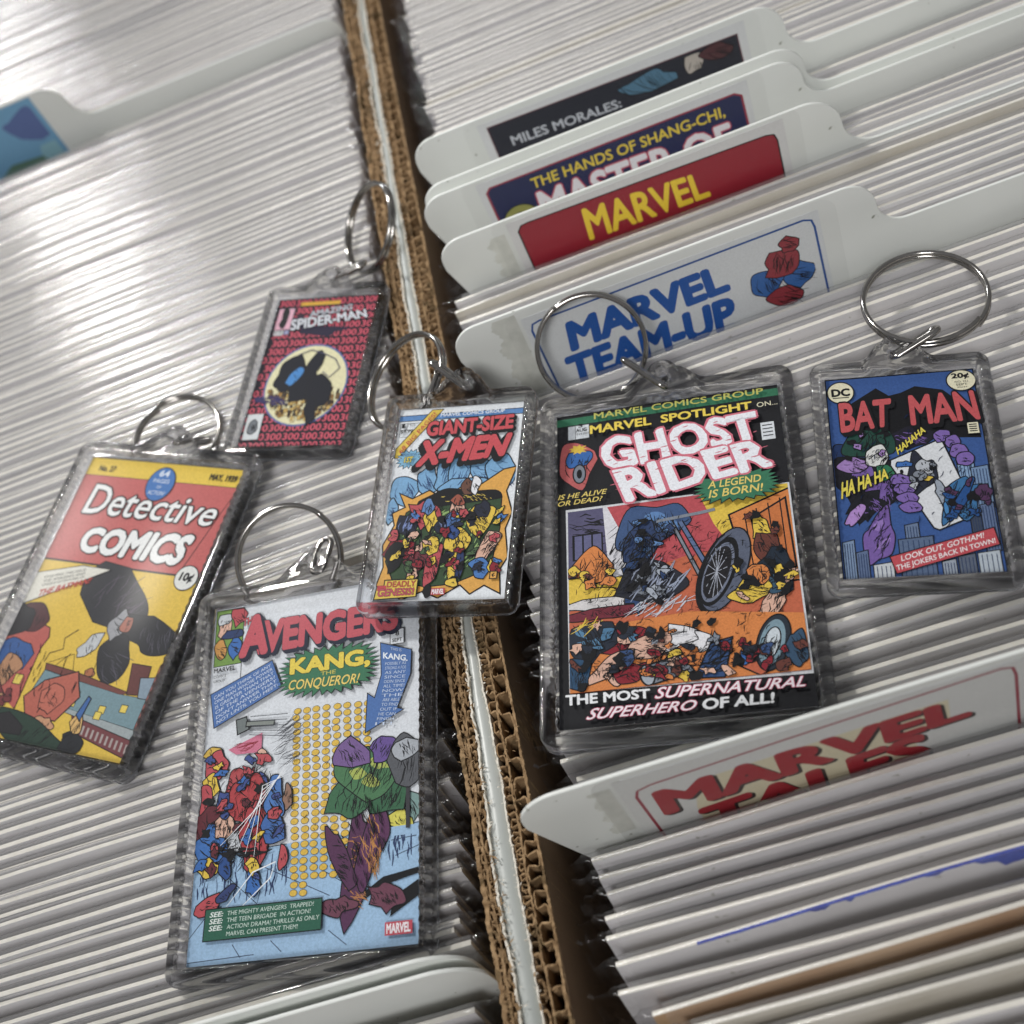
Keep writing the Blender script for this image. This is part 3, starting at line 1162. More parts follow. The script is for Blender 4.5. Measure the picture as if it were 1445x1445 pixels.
# ------------------------------------------------------------------ cover prints (generic stand-ins for the pictures, real words)
def art_g(P, T):
    P.rect(0, 0, 1, 1, rgb(32, 32, 36))
    P.rect(.0, .012, 1, .038, GRN)
    # corner box
    P.rect(.052, .042, .148, .09, WHT)
    P.line([(.085, .042), (.085, .09)], .12, K)
    P.blob(.095, .18, .085, .075, rgb(200, 90, 90, k_), 3, ink=6)
    P.blob(.10, .165, .06, .03, BLU, 6, ink=8)
    P.ell(.10, .215, .025, .03, GRY, .3)
    P.ell(.10, .215, .012, .016, K)
    P.burst(.055, .112, .14, .145, YEL, 9, .4)
    P.rect(.908, .127, .966, .187, WHT, .12)
    for k in range(4):
        P.line([(.915, .137 + .012 * k), (.958, .137 + .012 * k)], .25, K)
    # picture panel
    P.poly([(.036, .333), (.998, .338), (.998, .909), (.042, .897)], rgb(208, 210, 214, k_))
    x0, y0, x1, y1 = .045, .341, .99, .899
    P.cb = (x0, y0, x1, y1)
    P.rect(x0, y0, x1, y1, rgb(205, 95, 60, k_))
    P.poly([(x0, y0), (.26, y0), (.23, .60), (x0, .66)], rgb(88, 84, 120, k_))
    P.hatch(.13, .42, .09, .07, 34, K, .07, 8, .3, 8, 4)
    P.rect(.07, .425, .19, .50, rgb(98, 98, 140, k_), .3)
    for k in range(3):
        P.line([(.07 + .04 * k, .425), (.07 + .04 * k, .50)], .35, K)
    P.hatch(.11, .55, .08, .06, 26, K, .08, 5, .25, 10, 9)
    P.poly([(.20, y0), (.25, y0), (.36, .52), (.33, .60), (.22, .58)], rgb(212, 210, 216, k_))
    P.hatch(.28, .42, .05, .07, 16, K, .08, -40, .16, 5, 11)
    P.poly([(.22, y0), (.62, y0), (.66, .45), (.60, .52), (.36, .56)], RED)
    P.blob(.62, .46, .09, .09, RED, 6, ink=0, line=0)
    P.poly([(.62, y0), (x1, y0), (x1, .60), (.80, .60), (.67, .44)], YEL)
    P.poly([(.74, .42), (x1, .36), (x1, .64), (.80, .64)], ORG, .4)
    P.poly([(.83, .44), (.97, .39), (.98, .60), (.86, .62)], rgb(210, 110, 50, k_), .4)
    for k in range(4):
        P.line([(.80 + .05 * k, .42 - .012 * k), (.82 + .045 * k, .64)], .25, K)
    # rolling ground flames
    P.blob(.16, .53, .09, .055, ORG, 12, ink=14)
    P.blob(.14, .60, .13, .035, YEL, 13, jag=.5, ink=4)
    P.blob(.30, .60, .12, .025, YEL, 15, jag=.5, ink=3)
    P.blob(.18, .645, .15, .022, rgb(210, 205, 205, k_), 14, ink=4)
    P.blob(.2, .675, .16, .02, rgb(125, 40, 55, k_), 16, ink=12)
    # dark blue drapery mass
    P.blob(.42, .42, .16, .065, rgb(58, 86, 135, k_), 21, rot=-12, ink=22, hi=rgb(86, 130, 190, k_))
    P.blob(.37, .48, .07, .07, rgb(46, 66, 110, k_), 22, rot=30, ink=14, hi=rgb(86, 130, 190, k_))
    P.blob(.33, .585, .055, .085, rgb(40, 68, 118, k_), 24, rot=5, ink=14, hi=rgb(86, 130, 190, k_))
    # generic motorbike: engine block, fork, wheel
    P.blob(.40, .60, .13, .08, rgb(40, 42, 54, k_), 31, rot=-20, ink=10, hi=GRY)
    P.hatch(.42, .60, .12, .07, 26, rgb(150, 160, 185, k_), .10, -55, .3, 12, 32)
    P.hatch(.43, .67, .14, .03, 22, rgb(195, 200, 212, k_), .10, -35, .22, 12, 33)
    P.line([(.53, .42), (.66, .62)], 1.2, K)
    P.line([(.53, .42), (.66, .62)], .7, rgb(88, 110, 155, k_))
    P.line([(.50, .43), (.61, .62)], 1.0, K)
    P.line([(.50, .43), (.61, .62)], .5, GRY)
    P.line([(.43, .41), (.62, .40), (.68, .395)], .7, GRY)
    P.poly(rot_ell(.68, .59, .085, .13, 22), K)
    P.poly(rot_ell(.70, .585, .085, .128, 22), rgb(88, 96, 118, k_), .3)
    P.poly(rot_ell(.675, .59, .065, .108, 22), K)
    P.poly(rot_ell(.67, .592, .054, .093, 22), rgb(110, 118, 140, k_))
    P.poly(rot_ell(.668, .592, .046, .082, 22), rgb(34, 32, 36))
    for k in range(14):
        a = k * math.pi / 7
        P.line([(.665, .59), (.665 + .045 * math.cos(a) - .015 * math.sin(a), .59 + .075 * math.sin(a) - .01 * math.cos(a))], .13, rgb(170, 175, 190, k_))
    P.hatch(.73, .56, .03, .11, 16, K, .05, -15, .22, 10, 35)
    # right cluster
    P.blob(.86, .47, .035, .04, YEL, 41, ink=6)
    P.blob(.885, .53, .055, .045, BRN, 42, ink=12)
    P.blob(.90, .61, .075, .07, rgb(32, 44, 60, k_), 43, ink=10, hi=rgb(70, 110, 140, k_))
    P.blob(.80, .66, .10, .035, YEL, 44, rot=-15, ink=14)
    P.blob(.83, .62, .05, .03, ORG, 45, ink=8)
    P.blob(.88, .70, .04, .07, SKIN, 46, rot=35, ink=14)
    # foreground
    P.poly([(x0, .72), (.55, .70), (x1, .74), (x1, y1), (x0, y1)], ORG)
    P.blob(.46, .83, .20, .04, ORG, 50, ink=18)
    P.blob(.50, .77, .07, .03, rgb(224, 222, 226, k_), 51, jag=.45, ink=0)
    P.blob(.60, .79, .06, .02, rgb(224, 222, 226, k_), 52, jag=.5, ink=0)
    P.blob(.28, .76, .13, .045, DRED, 53, ink=12)
    P.blob(.37, .79, .10, .028, SKIN, 54, rot=-12, ink=20)
    P.blob(.12, .75, .10, .065, rgb(38, 46, 62, k_), 55, ink=26, hi=rgb(80, 130, 170, k_), hcol=K)
    P.hatch(.12, .71, .07, .02, 12, YEL, .06, -30, .25, 20, 56)
    P.blob(.07, .85, .06, .05, rgb(40, 78, 115, k_), 57, ink=12)
    P.blob(.21, .85, .11, .03, SKIN, 58, rot=-20, jag=.45, ink=22)
    P.blob(.47, .84, .04, .03, YEL, 59, ink=6)
    P.blob(.30, .86, .06, .03, DRED, 60, ink=6)
    # dustbin
    P.poly([(.36, .845), (.50, .825), (.54, .87), (.38, .895)], GRY, .35)
    P.poly(rot_ell(.36, .87, .025, .027, -10), rgb(160, 168, 180, k_), .35)
    P.hatch(.45, .86, .06, .02, 16, K, .06, 80, .2, 12, 62)
    P.poly([(.55, .89), (.62, .80), (.70, .79), (.66, .895)], rgb(48, 78, 130, k_), .3)
    P.hatch(.64, .84, .05, .04, 12, K, .06, -40, .3, 20, 63)
    P.poly([(.70, .86), (.84, .83), (.90, .87), (.80, .90)], rgb(205, 95, 60, k_), .3)
    P.poly(rot_ell(.86, .815, .06, .078, 18), rgb(42, 50, 62, k_), .3)
    P.poly(rot_ell(.855, .815, .048, .066, 18), rgb(120, 150, 165, k_))
    P.poly(rot_ell(.855, .815, .028, .042, 18), rgb(195, 205, 212, k_), .25)
    P.hatch(.855, .815, .045, .06, 18, K, .04, -60, .2, 20, 64)
    P.blob(.95, .84, .04, .05, rgb(50, 80, 110, k_), 65, ink=10)
    P.hatch(.5, .84, .44, .05, 50, K, .04, -25, .22, 40, 66)
    P.scatter(.06, .70, .30, .80, [rgb(38, 46, 62, k_), rgb(70, 120, 160, k_), K, SKIN], 12, .030, 67)
    P.scatter(.30, .84, .58, .885, [YEL, ORG, K, DRED], 9, .024, 68)
    P.scatter(.66, .80, .78, .87, [BLU, rgb(40, 60, 100, k_), DRED, K], 9, .024, 69)
    P.scatter(.75, .60, .97, .70, [YEL, ORG, K, rgb(50, 84, 110, k_), SKIN], 14, .026, 70)
    P.scatter(.34, .40, .50, .50, [rgb(46, 66, 110, k_), rgb(86, 130, 190, k_), K], 10, .026, 71)
    P.scatter(.30, .54, .46, .66, [rgb(40, 68, 118, k_), GRY, K, rgb(160, 168, 182, k_)], 14, .022, 72)
    P.scatter(.06, .52, .24, .60, [ORG, BRN, YEL], 7, .022, 73)
    P.scatter(.06, .80, .96, .89, [K, rgb(36, 44, 60, k_), BRN, rgb(50, 78, 130, k_), DRED, SKIN], 26, .026, 75, ink=4)
    P.scatter(.30, .70, .72, .80, [K, rgb(36, 44, 60, k_), BRN, ORG, GRY], 10, .022, 76)
    P.scatter(.74, .42, .97, .60, [K, BRN, rgb(190, 100, 50, k_), YEL], 9, .02, 77)
    P.hatch(.5, .62, .46, .27, 330, K, .03, -30, .17, 60, 74)
    P.hatch(.33, .52, .12, .12, 60, K, .05, -55, .24, 18, 78)
    P.hatch(.5, .84, .44, .05, 130, K, .03, -15, .22, 50, 79)
    P.cb = (0, 0, 1, 1)
    P.burst(.605, .285, .955, .382, GRN, 26, .2, .2, seed=4)
    y = rgb(228, 200, 90, k_)
    T.text('MARVEL COMICS GROUP', [(.177, .014), (.937, .014), (.937, .034), (.177, .036)], rgb(195, 190, 80, k_), .012)
    T.text('MARVEL  SPOTLIGHT', [(.158, .058), (.879, .056), (.879, .081), (.158, .087)], rgb(238, 205, 60, k_), .03)
    T.text('ON...', [(.903, .063), (.992, .063), (.992, .079), (.903, .080)], CRM, .0)
    T.text('5', (.104, .046, .122, .058), K, .03)
    T.text('AUG', (.092, .062, .142, .074), K, .02)
    T.text('02120', (.094, .078, .142, .085), K, .0)
    wv = lambda a, b: (a + .006 * math.sin(b * 21 + a * 9), b + .02 * math.sin(a * 40))
    T.text('GHOST', [(.20, .118), (.885, .094), (.905, .185), (.232, .225)], rgb(232, 232, 238, k_), .04, out=rgb(222, 105, 125, k_), out_w=.045, warp=wv)
    T.text('RIDER', [(.262, .232), (.905, .193), (.935, .28), (.31, .335)], rgb(232, 232, 238, k_), .04, out=rgb(222, 105, 125, k_), out_w=.045, warp=wv)
    rg = random.Random(12)
    for _ in range(46):
        u, v = rg.uniform(.22, .92), rg.uniform(.11, .30)
        v += (.5 - u) * .04
        L = rg.uniform(.015, .045)
        T.line([(u, v), (u + L / 2, v - .0012), (u + L, v - .003)], rg.uniform(.14, .3), rgb(214, 100, 120, k_), taper=True)
    T.text('IS HE ALIVE', [(.010, .287), (.225, .287), (.222, .303), (.006, .304)], y, .012, .15)
    T.text('OR DEAD?', [(.008, .310), (.205, .309), (.202, .325), (.004, .326)], y, .012, .15)
    T.text('A LEGEND', [(.665, .309), (.885, .308), (.885, .331), (.660, .333)], y, .015, .12)
    T.text('IS BORN!', [(.665, .339), (.89, .338), (.888, .362), (.660, .364)], y, .015, .12)
    T.text('THE MOST', [(.032, .908), (.366, .913), (.366, .937), (.032, .936)], rgb(230, 230, 232, k_), .035)
    T.text('SUPERNATURAL', [(.392, .911), (.966, .920), (.960, .947), (.386, .941)], rgb(238, 225, 230, k_), .012, .3, out=rgb(205, 70, 105, k_), out_w=.035)
    T.text('SUPERHERO', [(.125, .951), (.548, .955), (.542, .981), (.112, .980)], rgb(238, 225, 230, k_), .012, .3, out=rgb(205, 70, 105, k_), out_w=.035)
    T.text('OF ALL!', [(.572, .955), (.842, .956), (.836, .982), (.568, .983)], rgb(230, 230, 232, k_), .035)


def rot_ell(u, v, ru, rv, deg, asp=.6424, n=40):
    ca, sa = math.cos(math.radians(deg)), math.sin(math.radians(deg))
    pts = []
    for i in range(n):
        a = 2 * math.pi * i / n
        x, y = ru * math.cos(a), rv / asp * math.sin(a)
        pts.append((u + x * ca - y * sa, v + (x * sa + y * ca) * asp))
    return pts


def art_b(P, T):
    P.rect(0, 0, 1, 1, K)
    P.rect(.008, .006, .992, .996, rgb(52, 88, 158, k_))
    P.cb = (.01, .008, .99, .995)
    # dark cape like swags left plain
    P.poly([(.12, .26), (.16, .14), (.34, .065), (.42, .11), (.50, .10), (.60, .07), (.78, .10), (.95, .22), (.98, .36), (.60, .34), (.30, .36)], K)
    P.blob(.08, .40, .07, .05, rgb(32, 55, 105, k_), 3, ink=6)
    # black coat and purple/green bulk
    P.blob(.22, .55, .20, .17, rgb(30, 30, 38), 7, ink=10, hi=PUR, hcol=PUR)
    P.blob(.14, .46, .10, .045, rgb(158, 120, 190, k_), 8, rot=-15, ink=7)
    P.blob(.52, .34, .16, .05, rgb(34, 32, 46), 9, ink=12, hcol=PUR)
    P.blob(.27, .35, .16, .085, rgb(30, 72, 60, k_), 10, jag=.3, ink=18)
    P.blob(.30, .42, .075, .055, rgb(214, 214, 210, k_), 12, rot=20, jag=.12, ink=6)
    P.blob(.34, .50, .06, .04, rgb(40, 120, 80, k_), 14, rot=50, ink=5)
    P.blob(.20, .66, .12, .05, rgb(30, 30, 38), 15, rot=-30, ink=6, hcol=PUR)
    P.blob(.12, .70, .035, .07, rgb(175, 130, 205, k_), 16, rot=30, ink=4)
    P.blob(.25, .80, .085, .13, PUR, 17, rot=12, ink=14, hi=rgb(150, 115, 195, k_))
    # skyline
    def tower(u0, v0, u1, col, v1=1.0, n=4):
        P.poly([(u0, v0 + .01), (u1, v0), (u1, v1), (u0, v1)], col, .2)
        for k in range(n):
            q = u0 + (u1 - u0) * (k + .7) / (n + .4)
            P.line([(q, v0 + .015), (q, v1 - .005)], .16, rgb(40, 60, 100))
    tower(.80, .46, .90, rgb(130, 165, 205, k_), .70)
    tower(.88, .50, .985, rgb(110, 140, 180, k_), .70, 5)
    tower(.42, .755, .50, rgb(100, 120, 155, k_), .83)
    tower(.37, .82, .58, rgb(85, 105, 140, k_), 1, 6)
    tower(.02, .82, .09, rgb(120, 145, 180, k_), 1)
    tower(.10, .87, .17, rgb(90, 110, 150, k_), 1)
    tower(.20, .93, .32, rgb(195, 200, 205, k_), 1)
    tower(.83, .70, .90, rgb(60, 70, 90, k_), .84)
    tower(.90, .68, .98, rgb(90, 110, 150, k_), .9)
    tower(.62, .93, .70, rgb(150, 160, 175, k_), 1)
    tower(.72, .91, .82, rgb(90, 100, 120, k_), 1)
    tower(.84, .90, .97, rgb(175, 185, 195, k_), 1)
    # playing card
    P.poly([(.385, .447), (.70, .362), (.725, .375), (.86, .70), (.845, .735), (.63, .79), (.60, .78), (.38, .47)], rgb(212, 214, 218, k_), .3)
    P.text('A', [(.405, .463), (.44, .455), (.45, .485), (.415, .493)], K, .0)
    P.ell(.442, .506, .012, .012, K)
    # abstract shapes on and beside the card
    P.blob(.58, .52, .09, .085, rgb(40, 44, 60, k_), 21, jag=.35, ink=6, hi=GRY)
    P.blob(.60, .49, .055, .035, rgb(178, 182, 190, k_), 22, ink=5)
    P.blob(.60, .545, .03, .012, YEL, 23, ink=0)
    P.blob(.68, .64, .03, .08, rgb(150, 160, 175, k_), 24, rot=-12, ink=5)
    P.blob(.79, .66, .10, .11, rgb(50, 112, 170, k_), 25, rot=35, jag=.25, ink=14)
    P.blob(.79, .66, .03, .11, rgb(32, 80, 150, k_), 26, rot=30, ink=2)
    P.blob(.46, .47, .05, .012, BLU, 27, ink=1)
    P.blob(.69, .70, .012, .04, rgb(60, 130, 195, k_), 28, ink=0)
    # purple rounded bars (top right, lower left of the card)
    for k, (a, b) in enumerate(((.73, .34), (.79, .375), (.82, .42), (.85, .46))):
        P.blob(a, b, .055, .032, rgb(125, 95, 178, k_), 31 + k, rot=-60 + 8 * k, jag=.1, ink=3)
    for k, (a, b) in enumerate(((.43, .545), (.45, .59), (.46, .635), (.47, .68))):
        P.blob(a, b, .07, .026, rgb(125, 95, 178, k_), 41 + k, rot=4, jag=.1, ink=3)
    P.blob(.93, .63, .05, .035, DPUR, 50, ink=6)
    P.hatch(.5, .5, .45, .4, 40, rgb(20, 34, 70), .05, -60, .18, 20, 51)
    P.scatter(.10, .30, .36, .50, [rgb(30, 72, 60, k_), K, rgb(158, 120, 190, k_)], 8, .03, 52)
    P.scatter(.70, .56, .95, .74, [rgb(50, 112, 170, k_), K, rgb(32, 80, 150, k_), DPUR], 12, .032, 53)
    P.hatch(.25, .55, .2, .22, 90, K, .04, -60, .16, 40, 55)
    P.scatter(.50, .48, .66, .58, [GRY, K, rgb(178, 182, 190, k_)], 7, .026, 54)
    P.poly([(.307, .908), (.956, .80), (.974, .874), (.336, .982)], rgb(205, 70, 80, k_), .2)
    P.cb = (0, 0, 1, 1)
    P.ell(.100, .080, .086, .054, CRM, .25)
    P.ell(.908, .062, .092, .052, CRM, .25)
    P.rect(.90, .285, .97, .34, CRM, .15)
    for k in range(4):
        P.line([(.91, .295 + .011 * k), (.96, .295 + .011 * k)], .25, K)
    T.text('DC', (.042, .060, .160, .098), K, .05)
    T.line([(.045, .107), (.155, .107)], .22, K)
    T.text('20\u00a2', (.85, .024, .96, .056), K, .045)
    T.text('NO. 251', (.865, .064, .95, .074), K, .01)
    T.text('SEPT', (.87, .079, .945, .090), K, .01)
    T.text('30644', (.875, .095, .94, .102), K, .0)
    T.text('BAT', [(.084, .142), (.425, .135), (.405, .268), (.084, .285)], rgb(205, 78, 82, k_), .035, out=K, out_w=.04, shadow=(.016, .014, K))
    T.text('MAN', [(.552, .128), (.968, .126), (.985, .266), (.548, .272)], rgb(205, 78, 82, k_), .035, out=K, out_w=.04, shadow=(.016, .014, K))
    T.text('HA HA HA', [(.045, .545), (.345, .488), (.350, .535), (.040, .620)], rgb(226, 205, 60, k_), .035, .15, out=K, out_w=.04)
    T.text('HAHAHA', [(.420, .390), (.612, .288), (.628, .315), (.432, .422)], rgb(226, 205, 60, k_), .03, .15, out=K, out_w=.04)
    T.text('LOOK OUT, GOTHAM!', [(.372, .905), (.892, .818), (.888, .846), (.372, .934)], rgb(235, 225, 225, k_), .012)
    T.text('THE JOKERS BACK IN TOWN!', [(.334, .948), (.952, .846), (.955, .874), (.338, .978)], rgb(235, 225, 225, k_), .015)


def art_x(P, T):
    P.rect(0, 0, 1, 1, rgb(222, 226, 230, k_))
    P.rect(0, .036, 1, .062, rgb(88, 140, 205, k_), .18)
    P.rect(.018, .078, .17, .15, rgb(222, 226, 230, k_), .1)
    P.line([(.07, .078), (.07, .112)], .12, K)
    P.line([(.018, .112), (.16, .112)], .12, K)
    P.poly([(.265, .012), (.349, .012), (.03, .262), (.008, .262), (.008, .215)], rgb(226, 190, 60, k_), .2)
    P.burst(.03, .225, .235, .32, rgb(120, 180, 215, k_), 16, .3, .15, seed=3)
    P.cb = (0.01, .0, .99, .99)
    # pale blue background crowd reduced to rounded shapes
    for k, (u, v, ru, rv) in enumerate(((.13, .44, .12, .07), (.30, .40, .09, .075), (.45, .37, .09, .09), (.55, .36, .085, .10), (.72, .36, .08, .07), (.88, .37, .12, .10), (.04, .55, .05, .06), (.62, .43, .2, .04))):
        P.blob(u, v, ru, rv, rgb(112, 166, 212, k_), 3 + k, jag=.16, line=.25, ink=9, hcol=rgb(40, 70, 120))
    # torn orange paper hole
    P.poly([(.10, .46), (.20, .49), (.33, .45), (.45, .50), (.60, .43), (.74, .43), (.90, .36), (.99, .35), (.93, .47), (.99, .58), (.95, .66), (.99, .80), (.94, .86), (.96, .97), (.84, .93), (.74, .97), (.66, .925), (.5, .985), (.38, .95), (.22, .99), (.12, .94), (.015, .92), (.05, .83), (.02, .72), (.09, .62), (.06, .56), (.16, .53)], rgb(228, 160, 60, k_), .3)
    P.poly([(.17, .56), (.33, .49), (.52, .53), (.70, .49), (.90, .50), (.91, .66), (.88, .80), (.76, .88), (.60, .92), (.40, .93), (.14, .90), (.06, .80), (.12, .68)], rgb(52, 78, 48, k_), .25)
    P.hatch(.5, .7, .38, .2, 60, rgb(140, 175, 95, k_), .09, -50, .45, 40, 8)
    P.hatch(.5, .7, .40, .2, 60, K, .08, -50, .4, 50, 9)
    P.blob(.62, .49, .30, .035, K, 21, jag=.3, ink=10, hcol=rgb(200, 170, 60, k_))
    P.blob(.64, .44, .05, .04, rgb(110, 70, 55, k_), 22, ink=6)
    P.blob(.69, .43, .035, .05, rgb(222, 222, 226, k_), 23, ink=4)
    P.blob(.30, .57, .13, .06, RED, 24, rot=20, ink=12)
    P.blob(.37, .60, .05, .05, YEL, 25, ink=4)
    P.blob(.34, .535, .045, .04, rgb(88, 130, 190, k_), 26, ink=6)
    P.blob(.18, .62, .08, .05, rgb(36, 40, 60, k_), 27, ink=10, hcol=rgb(120, 140, 200, k_))
    P.blob(.50, .63, .08, .05, rgb(36, 42, 66, k_), 28, rot=-40, ink=12, hcol=rgb(130, 150, 205, k_))
    P.blob(.57, .545, .06, .05, SKIN, 29, ink=10)
    P.blob(.54, .60, .06, .045, rgb(70, 110, 175, k_), 30, ink=5)
    P.blob(.57, .51, .05, .03, rgb(165, 80, 60, k_), 31, ink=5)
    P.blob(.74, .61, .12, .085, YEL, 32, rot=-20, ink=14, hi=rgb(30, 34, 50))
    P.blob(.77, .56, .05, .04, rgb(38, 42, 60, k_), 33, ink=4)
    P.blob(.60, .70, .10, .06, YEL, 34, rot=30, ink=9)
    P.blob(.55, .67, .05, .03, rgb(50, 80, 150, k_), 35, ink=4)
    P.blob(.84, .74, .07, .085, SKIN, 36, rot=25, ink=16)
    P.blob(.79, .85, .06, .05, rgb(66, 120, 195, k_), 37, rot=-30, ink=8)
    P.blob(.15, .75, .12, .06, DRED, 38, ink=14)
    P.blob(.13, .79, .07, .07, K, 39, ink=4)
    P.blob(.31, .81, .10, .045, rgb(120, 45, 55, k_), 40, rot=-15, ink=14)
    P.blob(.28, .86, .04, .035, SKIN, 41, ink=6)
    P.blob(.44, .82, .055, .12, RED, 42, rot=8, ink=12)
    P.blob(.40, .73, .07, .04, YEL, 43, ink=5)
    P.blob(.60, .82, .05, .09, YEL, 44, rot=10, ink=8)
    P.blob(.64, .84, .03, .07, rgb(42, 60, 110, k_), 45, ink=5)
    P.blob(.42, .955, .035, .025, K, 46, ink=0)
    P.blob(.60, .92, .05, .018, YEL, 47, ink=2)
    P.scatter(.10, .56, .92, .90, [RED, DRED, YEL, K, rgb(36, 42, 66, k_), rgb(66, 120, 195, k_), SKIN, rgb(70, 100, 60, k_)], 46, .036, 60, ink=4)
    P.hatch(.5, .72, .42, .22, 150, K, .035, -50, .2, 60, 61)
    P.rect(.885, .875, .93, .905, rgb(228, 160, 60, k_), .2)
    P.hatch(.907, .89, .018, .012, 8, K, .02, 20, .2, 60, 48)
    P.cb = (0, 0, 1, 1)
    P.poly([(.085, .902), (.335, .90), (.335, .98), (.02, .99), (.03, .93), (.085, .93)], rgb(226, 190, 60, k_), .25)
    P.rect(.45, .945, .555, .977, rgb(205, 60, 70, k_))
    P.rect(.03, .925, .10, .95, rgb(205, 60, 70, k_))
    T.text('MARVEL COMICS GROUP', [(.345, .040), (.86, .0395), (.86, .0575), (.345, .058)], rgb(222, 228, 235, k_), .02)
    T.text('GIANT-SIZE', [(.252, .085), (.935, .075), (.935, .145), (.252, .158)], rgb(214, 72, 80, k_), .045, out=K, out_w=.05, shadow=(.016, .012, K))
    T.text('X-MEN', [(.215, .195), (.93, .180), (.905, .283), (.205, .315)], rgb(214, 72, 80, k_), .06, .15, out=K, out_w=.045, shadow=(-.028, .022, K))
    T.text('1', (.038, .085, .055, .108), K, .02)
    T.text('1975', (.085, .084, .145, .10), K, .0)
    T.text('$4.99', (.03, .118, .13, .138), K, .02)
    T.text('68 BIG PAGES!', [(.035, .232), (.285, .030), (.312, .044), (.060, .248)], rgb(205, 70, 60, k_), .01)
    T.text('SENSATIONAL', [(.07, .248), (.195, .247), (.195, .260), (.07, .262)], rgb(40, 70, 130), .0)
    T.text('1ST', [(.10, .268), (.165, .267), (.16, .295), (.095, .297)], rgb(226, 205, 60, k_), .03, out=K, out_w=.05)
    T.text('DEADLY', [(.105, .907), (.325, .905), (.325, .932), (.105, .934)], rgb(200, 75, 60, k_), .02, out=K, out_w=.02)
    T.text('GENESIS!', [(.045, .942), (.318, .940), (.318, .972), (.040, .978)], rgb(200, 75, 90, k_), .03, out=K, out_w=.025)
    T.text('MARVEL', (.457, .950, .549, .973), rgb(235, 225, 228, k_), .04)


